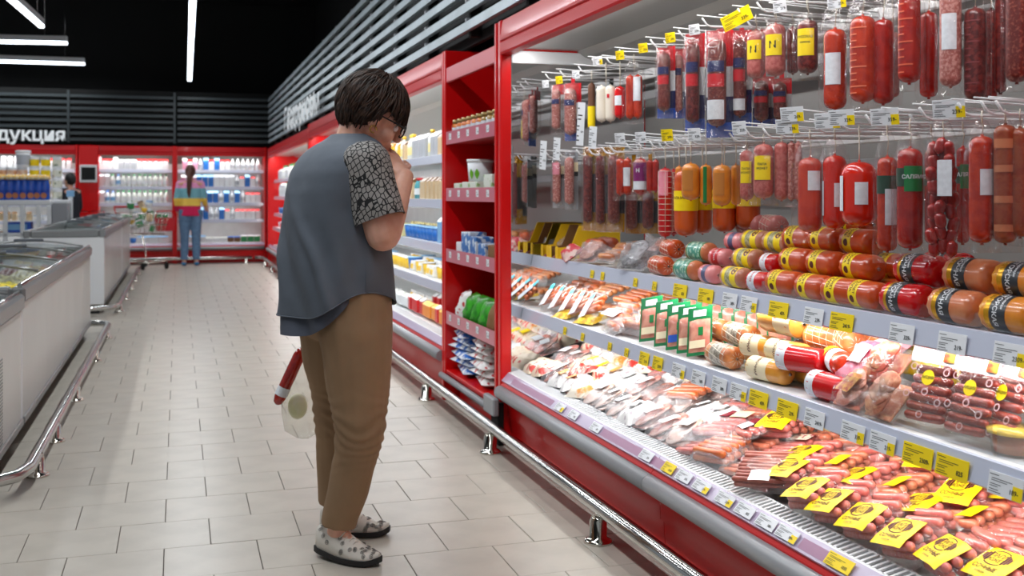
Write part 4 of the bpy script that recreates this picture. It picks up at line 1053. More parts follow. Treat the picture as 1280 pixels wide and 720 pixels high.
# upper row, from the frame's right side towards the post
H('A', SALAMI, 1258, 1284, -14, 103, 1.66, 'speckled brown salami hanging at the photo edge, top hook row')
H('A', DARKSAL, 1244, 1257, -12, 116, 1.72, 'thin dark red salami squeezed between two thicker ones at the photo edge', bag=False)
H('A', DARKSAL, 1231, 1246, 12, 126, 1.80, 'dark salami behind the printed dark red one, top hook row')
H('A', DARKSAL, 1206, 1232, 10, 125, 1.68, 'dark wine red bagged salami with faint print, top hook row', labels=ticks(mat('faint_pink', (140, 60, 64), .4)))
H('A', SALPALE, 1175, 1201, -24, 108, 1.64, 'pinkish brown salami with a large white label, longest of the top row', labels=[W1(.32, .66)])
H('A', BRIGHTSAL, 1150, 1172, 15, 122, 1.72, 'red printed sausage hanging just left of the white labelled pink salami')
H('A', BRIGHTSAL, 1123, 1150, -22, 104, 1.65, 'long bright red printed sausage reaching past the top of the photo', labels=ticks(mat('faint_orange', (226, 96, 62), .4)))
H('A', PINKSAL, 1106, 1124, 40, 122, 1.76, 'pale pink sausage half hidden behind the long bright red one')
H('A', BRIGHTSAL, 1091, 1117, 24, 130, 1.70, 'slim bright red sausage between two orange red ones, top row')
H('A', ORSAL, 1063, 1094, 20, 128, 1.66, 'orange red printed sausage bare of label, top hook row', labels=ticks(mat('faint_print', (232, 120, 84), .4)))
H('A', ORSAL, 1030, 1058, 36, 137, 1.66, 'orange sausage with a square white label across its middle, top row', labels=[W1(.31, .70)])
NL = lambda: [('label', YEL, .22, .62, -.9, .9, [('N', .03, .0, INK)])]
H('A', DARKSAL, 997, 1022, 25, 92, 1.66, 'half salami with a plain printed yellow label, right of the two N labelled ones', labels=[('label', YEL, .18, .68, -.9, .9, [('РУССКАЯ', .010, .014, INK), ('салями', .008, .0, INK)])], bagx=1.55)
H('A', DARKSAL, 984, 998, 34, 92, 1.74, 'dark salami end seen between two yellow labelled halves')
H('A', PINKSAL, 957, 982, 30, 95, 1.66, 'nearer half salami with a yellow N label', labels=NL(), bagx=1.5)
H('A', PINKSAL, 934, 956, 38, 98, 1.66, 'farther half salami with a yellow N label', labels=NL(), bagx=1.5)
RB = [(0, .34, REDI), (.34, .62, WHITEL), (.62, .86, NAVY), (.86, 1, BLUEP)]
RL = [(NAVY, .30, .40, 0), (REDI, .42, .54, 1)]
for u0, u1, v0, v1, X, lb, lab, me in (
    (884, 915, 38, 172, 1.64, 'longest red and blue salami pack, white label near its foot, upper hooks', RL + [(WL, .66, .84, 0)], SALAMI),
    (916, 938, 38, 158, 1.70, 'red and blue salami pack just right of the longest one, upper hooks', RL + [(WL, .72, .84, 0)], SALAMI),
    (857, 880, 42, 166, 1.68, 'red topped salami pack just left of the longest red and blue pack', RL, DARKSAL),
    (841, 857, 60, 148, 1.74, 'pale grained salami in a red pack behind the red topped ones', RL[:1], SALPALE),
    (822, 843, 58, 148, 1.68, 'red and blue salami pack nearest the white twin sausages', RL, SALAMI),
    (942, 966, 96, 158, 1.78, 'dark salami pack hanging under the N labelled halves', RL, DARKSAL),
    (966, 988, 98, 156, 1.82, 'second dark salami pack hanging under the N labelled halves', RL, SALAMI)):
    HP('A', u0, u1, v0, v1, X, lb, RB, labels=lab, meat=me)
H('A', ORSAL, 782, 803, 94, 148, 1.68, 'bagged twin sausages with a square white label, left of the red and blue packs', twin=1, labels=[W1(.05, .6, -1.2, 1.0)])
H('A', REDCAS, 768, 782, 108, 148, 1.72, 'short red and white ham sausage next to the white twins', bag=False, labels=[W1(.3, .6)])
H('A', mat('white_casing', (232, 222, 206), .35, coat=.3), 745, 770, 107, 152, 1.68, 'fat white twin sausages with small red marks', bag=False, twin=1, labels=[('print', REDI, .25, .36, -.25, .25, ())])
H('A', mat('brown_stick', (110, 72, 52), .4), 735, 744, 104, 162, 1.72, 'brown and yellow sausage stick just left of the white twins', bag=False, labels=[('label', YEL, .5, .95, -3.1, 3.1, ())])
for u0, u1, v0, v1, X, lb, me, bk in (
    (706, 726, 104, 176, 1.70, 'red pack with a blue foot next to the long white tag', SALPALE, RB),
    (690, 705, 106, 168, 1.68, 'pale pink salami pack second from the long white tag', SALPALE, [(0, .2, REDI)]),
    ):
    HP('A', u0, u1, v0, v1, X, lb, bk, labels=RL if me is SALAMI else RL[:1], meat=me)
# lower hook row, right to left
H('B', BROWNSAL, 1262, 1288, 160, 296, 1.68, 'brown salami cut by the photo edge, lower hook row')
H('B', BROWNSAL, 1243, 1270, 156, 304, 1.66, 'brown netted salami with pale printed bands, lower hook row', labels=[('print', mat('tan_print', (196, 120, 84), .45), .12, .2, -1, 1, ()), ('print', mat('tan_print', (196, 120, 84), .45), .34, .4, -1, 1, ()), ('print', mat('tan_print', (196, 120, 84), .45), .6, .66, -1, 1, ()), ('print', mat('tan_print', (196, 120, 84), .45), .84, .9, -1, 1, ())])
H('B', ORSAL, 1212, 1243, 170, 304, 1.64, 'thick orange brown salami with one white label on its near side', labels=[W1(.31, .55, .0, 1.3)])
GL = lambda: [('label', GREENL, .18, .43, -.25, 1.25, [('САЛЯМИ', .013, .004, PAPER)]), ('label', mat('dark_green_label', (40, 70, 54), .4), .2, .38, -1.3, -.25, ())]
H('B', BRIGHTSAL, 1196, 1211, 184, 304, 1.74, 'red sausage with a green label behind the bead links', labels=GL())
# bead links
t = thing('sausage_links', 'string of small dark red bead sausages with a white label in a bag', 'sausage', (atx(1178, 250, 1.64).x, atx(1178, 250, 1.64).y, ZB), -1.05); hook(1.64, t.location.y, ZB)
c0 = atx(1178, 170, 1.64); c1 = atx(1178, 325, 1.64); Lk = c0.z - c1.z; rg = random.Random(3)
bm_ = G().lathe(casing_prof(.036, .0125, .002, .9), 10, 0, 'Z').mesh('link', mat('link_red', (176, 34, 28), .26, coat=.5, rgb2=(150, 30, 24), vscale=40))
for i in range(9):
    for j in (-1, 0, 1):
        part('link', bm_, None, t, (j * .019 + rg.uniform(-.003, .003), rg.uniform(-.014, .010), c0.z - ZB - .022 - Lk * .9 * (i + .3 * (j % 2)) / 9), (rg.uniform(-.25, .25), rg.uniform(-.3, .3), 0))
part('bag', hang_bag_g(.085, .06, -.004, c1.z - ZB - .004, .3, 77), BAG, t)
part('string', G().tube([(0, 0, 0), (.004, 0, c0.z - ZB - .005)], .0012, 5), STRING, t)
part('label', G().box(.002, .034, -.036, -.0345, c0.z - ZB - .135, c0.z - ZB - .055, .0003), WL, t)
H('B', BRIGHTSAL, 1156, 1172, 188, 304, 1.76, 'red sausage with a green label glimpsed left of the bead links', labels=GL())
H('B', BRIGHTSAL, 1122, 1153, 185, 311, 1.64, 'bagged bright red sausage with a large green lettered label', labels=GL(), extra=.03)
H('B', ORSAL, 1097, 1121, 196, 314, 1.66, 'bagged red sausage with a dark green band and a white paper label', labels=[('label', mat('dark_green_label', (40, 70, 54), .4), .2, .39, -1.3, 1.3, ()), W1(.34, .72, .0, 1.3)], extra=.03)
H('B', REDPOLY, 1052, 1096, 202, 283, 1.68, 'fat shiny orange red sausage without a bag', bag=False, labels=[('label', WL, .22, .76, -1.35, -.75, ()), ('label', WL, .32, .66, .0, .7, ())])
H('B', REDPOLY, 1029, 1058, 194, 286, 1.70, 'shiny orange red bologna behind the fat unbagged one', labels=[('label', WL, .35, .82, -1.3, -.8, ()), ('label', WL, .38, .7, .2, .9, ())])
H('B', mat('brick_sausage', (200, 62, 36), .3, coat=.4, rgb2=(186, 48, 28), vscale=20), 998, 1027, 197, 290, 1.66, 'long straight brick red sausage with a white label up its near side', labels=[W1(.18, .44, .1, 1.2)], extra=.03, bagx=1.6)
H('B', SALPALE, 985, 1002, 178, 250, 1.72, 'pair of thin pale salami sticks in a shared bag', twin=1)
H('B', PINKSAL, 968, 986, 178, 250, 1.70, 'slim pinkish sausage beside the yellow labelled pair')
YL2 = lambda: [('label', YEL, .22, .66, -.7, 1.0, [('ПАПА', .010, .01, INK), ('МОЖЕТ', .009, -.002, INK)])]
H('B', PINKSAL, 942, 967, 180, 248, 1.66, 'nearer pinkish cervelat with a yellow label and black print', labels=YL2(), bagx=1.5)
H('B', PINKSAL, 925, 942, 188, 250, 1.72, 'farther pinkish cervelat with a yellow label', labels=YL2(), bagx=1.5)
SMK = mat('smoked_cheese_casing', (224, 138, 44), .28, coat=.5, rgb2=(206, 112, 30), vscale=12)
PRN = mat('amber_print', (190, 120, 52), .4)
for u0, u1, v0, v1, X, lb, lab in (
    (914, 926, 206, 256, 1.74, 'small smoked orange sausage half hidden by the yellow labelled cervelats', ()),
    (891, 914, 206, 257, 1.68, 'short smoked orange sausage with a printed panel, in front of the row', [('print', PRN, .2, .75, -.6, .6, ())]),
    (875, 890, 206, 256, 1.70, 'short smoked orange sausage with a green stripe down its front', [('stripe', GREENL, .05, .95, -.1, .5, ())]),
    (852, 875, 204, 250, 1.66, 'short smoked orange sausage farthest along its row', [('print', PRN, .2, .75, -.6, .6, ())]),
    (844, 854, 208, 250, 1.72, 'narrow smoked orange sausage behind the printed one', ())):
    H('B', SMK, u0, u1, v0, v1, X, lb, bag=False, labels=lab)
YB = lambda: [('label_band', YEL, .32, .62, -3.1, 3.1, [('ПАПА МОЖЕТ', .012, .01, BROWNI)])]
for u0, u1, v0, v1, X, lb in (
    (843, 872, 212, 295, 1.72, 'big orange sausage with a yellow band hanging nearest the red netted one'),
    (866, 890, 214, 292, 1.80, 'big orange sausage with a yellow band hanging behind the first of its kind'),
    (891, 920, 212, 290, 1.78, 'big orange sausage with a yellow band in the shade below the smoked ones'),
    (920, 950, 210, 287, 1.84, 'big dark orange sausage hanging under the yellow labelled cervelats')):
    H('B', ORANGE, u0, u1, v0, v1, X, lb, bag=False, labels=YB())
t = H('B', mat('netted_red', (190, 26, 30), .28, coat=.5), 823, 840, 210, 296, 1.70, 'dark red sausage tied in white net next to the big orange ones', bag=False, net=STRING, labels=[('label', PINKP, .05, .4, -.8, .8, ())])
t = H('B', mat('netted_red', (190, 26, 30), .28, coat=.5), 836, 848, 212, 294, 1.78, 'second netted red sausage behind the first', bag=False, net=STRING)
H('B', BRIGHTSAL, 808, 824, 200, 240, 1.68, 'thin red sausages in a pack right of the purple label', twin=1)
H('B', BRIGHTSAL, 792, 810, 198, 244, 1.67, 'pack of red sausages with a purple label lettered H', labels=[('label', PURPLE, .12, .62, -1.2, 1.2, [('H', .022, .005, PAPER)]), ('label', WL, .62, .85, -1.2, 1.2, ())])
H('B', ORSAL, 770, 790, 198, 244, 1.68, 'pack of thin sausages with a white label left of the purple one', twin=1, labels=[W1(.25, .75, -1.3, 1.0)])
GB = [(0, .32, GOLDF), (.32, .78, CHARC), (.78, 1, GOLDF)]
for u0, u1, v0, v1, X, lb in ((760, 780, 184, 290, 1.72, 'gold ended salami pack under the twin red sausages, nearest the purple label'), (745, 760, 184, 290, 1.72, 'gold ended salami pack in the middle of the gold group'),
     (729, 745, 184, 288, 1.70, 'gold ended dark salami pack farthest of the gold group'), (782, 802, 232, 292, 1.80, 'dark salami with a gold foot hanging below the purple label'), (803, 822, 232, 292, 1.82, 'dark salami with a gold foot next to the netted red sausage')):
    HP('B', u0, u1, v0, v1, X, lb, GB, meat=DARKSAL if u0 % 2 else SALAMI)
SILV = mat('silver_pack', (190, 194, 200), .25, .5)
SB = [(0, .18, SILV), (.18, .34, CREAML), (.34, .42, INK), (.42, 1, SILV)]
for u0, u1, v0, v1, X, lb, tl in ((706, 722, 190, 262, 1.70, 'silver pack of thin sticks, first beside the gold group', .0), (691, 705, 196, 260, 1.66, 'silver pack with a pink picture, the last before the mirrored end wall', .0)):
    HP('B', u0, u1, v0, v1, X, lb, RB if 'red and blue' in lb else (SB if 'silver' in lb else [(0, .12, SILV), (.45, .65, CREAML)]), meat=SALPALE if 'silver' in lb else DARKSAL, labels=[(CREAML, .4, .6, 0)] if 'clear' in lb else [(PINKP, .12, .35, 0)] if 'pink' in lb else ())
# tags in wire holders at the hook tips
TA = [(682,105,'w'),(699,100,'y'),(720,93,'w'),(747,76,'wy'),(775,69,'y'),(804,60,'y'),(838,47,'y'),(868,37,'w'),(975,8,'w'),(1046,2,'wy')]
for i, (u, v, k) in enumerate(TA):
    p = atx(u, v, 1.60); wd = max(.036, .045) if k != 'wy' else .055
    price_tag(k, p, wd, .034, '%d-' % (219 + 40 * (i % 4)), '%s price tag, %s on the upper hooks from the post' % ({'w': 'white', 'y': 'yellow', 'wy': 'white and yellow'}[k], ORD[i]), (.15, 0, -1.2))
    part('tag_wire', G().tube([(.575, p.y - Y0, ZA + .02), (p.x - 1.45 + .004, p.y - Y0, p.z + .014)], .0022, 6), WHITEM, main)
p = atx(921, 23, 1.60)
t = price_tag('y', p, .10, .045, '339-', 'long bent yellow price tag over the red and blue salami packs', (.1, -.35, -1.0))
TB = [(775,173,'w'),(801,172,'w'),(834,169,'y'),(868,168,'w'),(924,160,'w'),(984,158,'wy'),(990,143,'wy'),(1034,151,'wy'),(1052,147,'wy'),(1106,146,'wy'),(1186,136,'wy')]
for i, (u, v, k) in enumerate(TB):
    p = atx(u, v, 1.575); wd = .05 if k != 'wy' else .072
    price_tag(k, p, wd, .040, '%d-' % (239 + 30 * (i % 5)), '%s price tag on a lower hook, %s from the long white tag' % ({'w': 'white', 'y': 'yellow', 'wy': 'white and yellow'}[k], ORD[i]), (.15, 0, -1.15))
    part('tag_wire', G().tube([(.575, p.y - Y0, ZB + .02), (p.x - 1.45 + .004, p.y - Y0, p.z + .016)], .0022, 6), WHITEM, main)
for i, (u, v0, v1) in enumerate(((726, 128, 182), (741, 158, 186), (679, 176, 212), (696, 172, 200))):
    p = atx(u, (v0 + v1) / 2, 1.58); k = dist(p) / FPX
    put('price_tag', ['longest white paper tag, hanging above the gold salami packs', 'short white paper tag over the gold salami packs', 'white paper tag closest to the mirrored end wall, lower hooks', 'white paper tag over the silver stick packs'][i], 'price tag', p, (.05, .12, -1.15), tag_ms('w', .042, (v1 - v0) * k, '%d-' % (189 + i * 20)), 'long white tags near the post')
# ------------------------------------------------------------------ goods lying on the two shelves of the nearest case
ZU, Z2 = .890, .642
def lay(kind, u, layer, X, label, z0=ZU, yaw=0.0, roll=0.0, L=None, r=None, dz=0.0):
    """layer 0 lies on the shelf, each next one rests on the gap of the one below"""
    rr = r or LOGS[kind]['r']
    z = z0 + rr * 1.03 + layer * rr * 1.72 + dz
    return log(kind, (X, yat(u, X), z), label, None, yaw, roll, L, r)
up = 'on the upper shelf'
FRONT = [('netbun', 826, 'netted orange ham at the front edge, first before the mirrored end', .03), ('green', 861, 'orange sausage in a teal striped wrap, front row of the upper shelf', 0), ('pinkblue', 889, 'short pink sausage with a slate label band, front row', 0),
 ('yelgreen', 921, 'tan sausage with yellow label ends in the front row next to the pink one', 0), ('redwhite', 951, 'short red sausage lying between tan and orange ones at the front', .1),
 ('orange', 983, 'orange sausage with a yellow band, first of its kind along the front edge', .05), ('orange', 1020, 'orange sausage with a yellow band, second of its kind along the front edge', -.04), ('orange', 1056, 'orange sausage with a yellow band, third of its kind along the front edge', .06),
 ('orange', 1086, 'orange sausage with a yellow band, last before the dark labelled red one', -.08), ('redcar', 1135, 'red sausage with a charcoal label at the front edge', 0), ('beicar', 1199, 'beige sausage with a charcoal label at the front edge', 0), ('golcar', 1268, 'golden sausage with a charcoal label at the front edge', 0)]
for i, (k, u, lb, yw) in enumerate(FRONT):
    lay(k, u, 0, 1.655 if LOGS[k]['r'] < .04 else 1.662, lb, yaw=yw, roll=random.uniform(-.25, .15))
SECOND = [('netbun', 840, 'netted orange ham on top of the front row, nearest the mirrored end'), ('green', 877, 'orange sausage in a teal striped wrap lying on the second layer'), ('pink', 902, 'short pink sausage with a red band on the second layer'),
 ('yelgreen', 936, 'tan sausage with yellow label ends on the second layer'), ('redwhite', 966, 'short red and white sausage wedged before the stacked orange ones'), ('orange', 999, 'orange sausage on the second layer, first of three from the red and white one'),
 ('orange', 1034, 'orange sausage on the second layer, second of three from the red and white one'), ('orange', 1078, 'orange sausage on the second layer, third of three from the red and white one'), ('redcar', 1152, 'red sausage with a charcoal label lying on the second layer'),
 ('beicar', 1218, 'beige sausage with a charcoal label lying on the second layer'), ('golcar', 1284, 'golden sausage with a charcoal label lying on the second layer')]
for k, u, lb in SECOND:
    lay(k, u, 1, 1.71, lb, yaw=random.uniform(-.06, .06), roll=random.uniform(-.3, .1))
BACK0 = [('orange', u, 0) for u in (1000, 1040, 1085)] + [('yelgreen', u, 0) for u in (905, 950)] + [('green', 872, 0)]
for i, (k, u, l) in enumerate(BACK0):
    lay(k, u, 0, 1.745, 'sausage in the second row back, mostly hidden under the stacked layer, %s one' % ORD[i])
for k, u, lb in (('yelgreen', 946, 'tan sausage with yellow label ends topping the pile'), ('pinkblue', 922, 'pink sausage with a slate band topping the pile'), ('orange', 1003, 'orange sausage with a yellow band topping the pile, first of three'), ('orange', 1036, 'orange sausage with a yellow band topping the pile, second of three'),
                 ('orange', 1077, 'orange sausage with a yellow band topping the pile, third of three'), ('yelgreen', 975, 'tan sausage half hidden behind the topmost tan one')):
    lay(k, u, 2, 1.765, lb, yaw=random.uniform(-.08, .08), roll=random.uniform(-.3, .1))
for k, u, l, X, lb in (('orange', 1070, 2.7, 1.87, 'dark orange sausage on the very top at the back'), ('orange', 1120, 1, 1.80, 'orange sausage at the back behind the red labelled one'), ('orange', 1108, 0, 1.76, 'orange sausage low behind the front red one'),
                       ('redcar', 1185, 1, 1.85, 'red sausage lying in the shade at the back of the shelf'), ('orange', 1230, .9, 1.87, 'orange sausage in the shade behind the beige labelled one'), ('redcar', 1225, 0, 1.80, 'red sausage low in the dark behind the beige ones'), ('beicar', 1150, 0, 1.80, 'beige sausage low in the dark behind the red ones'), ('golcar', 1270, 0, 1.80, 'golden sausage low in the dark behind the front golden one'),
                       ('pinkham', 940, 2.4, 1.86, 'pink netted ham on the back of the pile, first of two'), ('pinkham', 965, 2.4, 1.88, 'pink netted ham on the back of the pile, second of two'), ('pinkham', 930, 1.2, 1.88, 'pink netted ham under the two topmost hams'), ('pinkham', 962, 1.2, 1.9, 'pink netted ham under the topmost hams, second from the mirrored end'),
                       ('pinkham', 935, 0, 1.9, 'pink netted ham lowest at the back, first of two'), ('pinkham', 965, 0, 1.92, 'pink netted ham lowest at the back, second of two'), ('orange', 1050, 0, 1.86, 'orange sausage lowest at the back of the pile, first of two'), ('orange', 1050, 1, 1.86, 'orange sausage at the back of the pile under the topmost one'), ('orange', 1095, 0, 1.87, 'orange sausage lowest at the back of the pile, second of two')):
    lay(k, u, l, X, lb, yaw=random.uniform(-.1, .1), roll=random.uniform(-.3, .1))
# loose bagged goods and the yellow display box near the mirrored end
def pack_at(name, label, cat, X, u, z, ms, tilt=.3, yaw=0.0, lean=0.0, group=None, scale=None):
    return put(name, label, cat, (X, yat(u, X), z), (tilt, lean, -PI/2 + yaw), ms, group, scale)
HAMP = mat('ham_slices', (176, 96, 78), .4, rgb2=(214, 150, 128), vscale=50, v2=(.42, .6))
box = thing('display_box', 'yellow cardboard display box with a cut front on the upper shelf', 'box', (1.63, 4.50, ZU), 0)
YCARD = mat('yellow_carton', (246, 196, 20), .5)
bx, by, bh = .30, .24, .15
part('side_panel', G().prism([(0, 0), (0, .05), (.06, .055), (.10, bh), (bx, bh), (bx, 0)], 0, .004), YCARD, box)
part('side_panel', G().prism([(0, 0), (0, .05), (.06, .055), (.10, bh), (bx, bh), (bx, 0)], by - .004, by), YCARD, box)
part('divider', G().prism([(0, 0), (0, .05), (.06, .055), (.10, bh), (bx, bh), (bx, 0)], by / 2, by / 2 + .004), KRAFT, box)
part('back_panel', G().box(bx - .004, bx, .004, by - .004, 0, bh, .001), KRAFT, box)
part('bottom', G().box(0, bx - .004, .004, by - .004, .0005, .004, .001), KRAFT, box)
for y in (.004, .09, .125, .205):
    o = [(y, 0), (y + .03, 0), (y + .03, .05), (y + .022, .056), (y + .008, .056), (y, .05)]
    g = G().add([(x, a, c) for x in (-.0035, -.0005) for a, c in o], [(0, 1, 2, 3, 4, 5), (11, 10, 9, 8, 7, 6)] + [(i, 6 + i, 6 + (i + 1) % 6, (i + 1) % 6) for i in range(6)])
    part('front_tab', g, YCARD, box)
for i in range(4):
    put('meat_stick', 'brown meat stick in the yellow display box, %s' % ['front of the near compartment', 'back of the near compartment', 'front of the far compartment', 'back of the far compartment'][i], 'meat stick', (1.66 + .05 * (i % 2), 4.54 + .12 * (i // 2), ZU + .012), (0, -.2, 0), [('casing', frank_me(.09, .008, SALAMI))], 'meat sticks in the display box')
slab = lambda v, m, **k: slab_pack(v, m, **k)
for i, (u, X, z, lb, ms, yw, tl) in enumerate((
    (742, 1.66, .925, 'crinkled bag of pinkish ham slices before the yellow display box', slab(1, HAMP, w_=.16, h_=.12, t_=.05), .2, .5), (716, 1.65, .915, 'red printed bag leaning on the yellow display box', printed_pack(2, mat('red_white_bag', (206, 40, 60), .3, rgb2=(236, 200, 190), vscale=30, v2=(.45, .55)), .13, .10, .04), -.2, .6),
    (768, 1.66, .925, 'crinkled bag of brown sausages next to the black bag', frank_pack(3, BUN, 3, .12, .016, .16, .12, film_m=BAGH), .1, .3), (800, 1.66, .935, 'crinkled black and clear bag before the netted hams', slab(4, mat('black_slices', (70, 66, 72), .4, rgb2=(150, 146, 150), vscale=40), w_=.15, h_=.14, t_=.06), .3, .6),
    (752, 1.76, .935, 'pair of brown sausages lying behind the ham bag', frank_pack(5, ORANGE, 2, .14, .028, .17, .13, film_m=VAC), .2, .1), (790, 1.78, .93, 'brown sausages lying behind the black bag', frank_pack(6, BUN, 2, .14, .028, .17, .13, film_m=VAC), -.1, .1),
    (712, 1.76, .925, 'bag of ham slices beside the mirrored end wall', slab(7, HAMP, w_=.14, h_=.13, t_=.05), .0, .3), (822, 1.77, .94, 'bag of ham slices behind the netted orange hams', slab(8, HAMP, w_=.15, h_=.14, t_=.07), .0, .4))):
    pack_at('meat_bag', lb, 'meat bag', X, u, z, ms, tl, yw)
# ---- second shelf
def l2(kind, u, layer, X, label, **kw): return lay(kind, u, layer, X, label, z0=Z2, **kw)
for k, u, l, X, lb, kw in (
    ('netlabel', 905, 0, 1.625, 'netted brown roll with a smoky label at the front of the second shelf', {}), ('netbrown', 884, 0, 1.68, 'netted brown roll low beside the green framed packs', {}), ('cream', 962, 0, 1.62, 'cream labelled sausage lying lowest at the front of the second shelf', dict(yaw=.15)),
    ('netbrown', 895, 1, 1.70, 'netted brown roll on top, next to the green framed packs', {}), ('netlabel', 926, 1, 1.69, 'netted brown roll on top, touching the large honey coloured sausage', {}), ('cream', 950, .9, 1.66, 'small honey sausage end between the netted rolls and the cream one', dict(yaw=.4, L=.13)),
    ('cream', 985, .95, 1.66, 'cream labelled sausage lying above the lowest one', dict(yaw=.1)), ('bighoney', 980, 1.75, 1.69, 'large honey coloured sausage with two maroon badges', dict(L=.2)), ('bighoney', 960, 0, 1.76, 'large honey sausage hidden under the top one', {}), ('cream', 1000, 0, 1.70, 'cream sausage supporting the red one', {}),
    ('redlog', 1003, .75, 1.64, 'round red sausage end pointing outward above the cream ones', dict(yaw=.35)), ('redlog', 1040, 0, 1.62, 'red sausage under a clear guard at the front of the second shelf', dict(yaw=.1)), ('orwhite', 1050, 1.05, 1.67, 'vermilion sausage with a wide white band', dict(yaw=-.35)), ('redlog', 1040, 0, 1.70, 'red sausage low behind the guarded one', {}),
    ('netbrown', 1036, 1.75, 1.74, 'netted roast roll on the back pile, first of three', dict(yaw=.4)), ('netbrown', 1060, 1.75, 1.75, 'netted roast roll on the back pile, second of three', dict(yaw=-.3)), ('netbrown', 1082, 1.6, 1.78, 'netted roast roll on the back pile, third of three', dict(yaw=.2)),
    ('netbrown', 1034, .6, 1.76, 'netted roast roll beneath the back pile, first of two', {}), ('netbrown', 1068, .6, 1.77, 'netted roast roll beneath the back pile, second of two', {})):
    l2(k, u, l, X, lb, **kw)
# green framed card packs standing like books
GR = mat('green_frame', (14, 120, 66), .35, coat=.3)
PKM = mat('sliced_ham_pink', (226, 156, 132), .35, coat=.4, rgb2=(206, 120, 100), vscale=30)
def green_pack(v):
    def b():
        ms = []; w_, h_ = .095, .165
        g = G()
        for (x0, x1, y0, y1) in ((-w_/2, w_/2, h_/2 - .045, h_/2), (-w_/2, w_/2, -h_/2, -h_/2 + .012), (-w_/2, -w_/2 + .007, -h_/2 + .012, h_/2 - .045), (w_/2 - .007, w_/2, -h_/2 + .012, h_/2 - .045)): g.box(x0, x1, y0, y1, 0, .003, .0008)
        ms.append(('frame', g.mesh('frame', GR)))
        ms.append(('meat', pillow(w_ - .012, h_ - .05, .012, v, .1, 8, 8).mesh('meat', PKM), (0, -.016, .001)))
        ms.append(('badge', card(.05, .022, .0042, 0, 3, h_/2 - .022).mesh('badge', PAPER)))
        ms.append(('leaf_print', card(.018, .028, .0148, 0, 3, -.005, .012).mesh('leaf_print', GREENL)))
        ms.append(('label', card(.06, .026, .0150, 0, 3, -.048).mesh('label', BLUEP if v % 3 == 2 else CREAML)))
        return ms
    return wrapped(('green', v), b)
for i, (u, X) in enumerate(((814, 1.632), (833, 1.632), (848, 1.634), (862, 1.636), (875, 1.638))):
    pack_at('ham_pack', 'green framed sliced ham pack leaning at the shelf front, %s from the wiener packs' % ORD[i], 'ham pack', X, u, Z2 + .088, green_pack(i % 3), 1.2, .55, -.2, 'green framed ham packs')
for i, u in enumerate((868, 884, 900, 916, 932, 948, 962, 975)):
    pack_at('ham_pack', 'green topped ham pack in the rear row, %s from the post' % ORD[i], 'ham pack', 1.82, u, Z2 + .11, green_pack(i % 3), 1.3, .5, -.2, 'green framed ham packs in the rear')
# wiener packs leaning in a fan, blocks, rolls
WP = lambda v: frank_pack(20 + v, FRANKO, 3, .14, .013, .11, .19, [(WHITEL, .045, .10, -.02, -.02), (mat('cyan_patch', (60, 190, 210), .4), .035, .035, -.02, .05)], two=False)
for i, u in enumerate((693, 705, 718, 731, 744)):
    pack_at('wiener_pack', 'white labelled wiener pack leaning in a fan, %s from the mirrored end' % ORD[i], 'wiener pack', 1.66, u, Z2 + .062, WP(i), .75, .35, -.35, 'wiener packs in a fan')
for i, (u, X, z, yw) in enumerate(((725, 1.70, .012, .4), (740, 1.64, .018, .5), (712, 1.63, .014, .3))):
    pack_at('pasta_pack', 'small yellow zigzag printed pack by the wiener packs, %s from the mirror' % ORD[i], 'pack', X, u, Z2 + z, printed_pack(40 + i, mat('yellow_zigzag', (248, 214, 60), .35, rgb2=(206, 160, 40), vscale=60, v2=(.48, .52)), .11, .13, .022), .2, yw)
for i, (u, X, z, lb, ms, yw, tl) in enumerate((
    (780, 1.70, .05, 'bag of fat orange wursts with a white label, second shelf', frank_pack(50, FRANKO, 3, .16, .017, .19, .16, [(WHITEL, .12, .045, 0, -.045)], film_m=BAGH), .05, .5), (778, 1.64, .02, 'clear crinkled bag of orange wursts at the shelf front', frank_pack(51, FRANKO, 3, .13, .016, .18, .14, film_m=BAGH), -.15, .35),
    (806, 1.68, .045, 'orange wurst bag touching the green framed packs', frank_pack(52, FRANKO, 3, .14, .017, .18, .15, film_m=BAGH), .1, .55), (765, 1.83, .10, 'pack of brown grill sausages lying on the back of the second shelf', frank_pack(53, BUN, 4, .18, .014, .2, .15), .0, .3), (795, 1.84, .09, 'second pack of brown grill sausages on the back of the second shelf', frank_pack(54, FRANKO, 5, .17, .014, .2, .17), .05, .3),
    (825, 1.86, .08, 'pack of round brown sausages behind the green framed packs', frank_pack(55, BUN, 4, .15, .017, .2, .17), .0, .3), (770, 1.84, .02, 'pack of brown grill sausages under the other packs at the back', frank_pack(56, BUN, 4, .18, .014, .2, .15), .1, .1), (725, 1.86, .03, 'pack of brown sausages behind the wiener fan', frank_pack(57, BUN, 4, .16, .016, .19, .16), .0, .5), (745, 1.9, .09, 'brown block sausage pack at the back wall of the second shelf', frank_pack(58, FRANKO, 4, .16, .017, .19, .16), .0, .6),
    (1020, 1.9, .07, 'flat pack of orange sausages upright behind the netted rolls', frank_pack(59, FRANKO, 5, .15, .014, .19, .17), .0, 1.0), (865, 1.74, .0, 'pack of pale sausages low behind the green framed packs', frank_pack(60, FRANK, 4, .15, .014, .19, .15), .1, .1))):
    pack_at('wurst_pack', lb, 'sausage pack', X, u, Z2 + z + .006, ms, tl, yw)
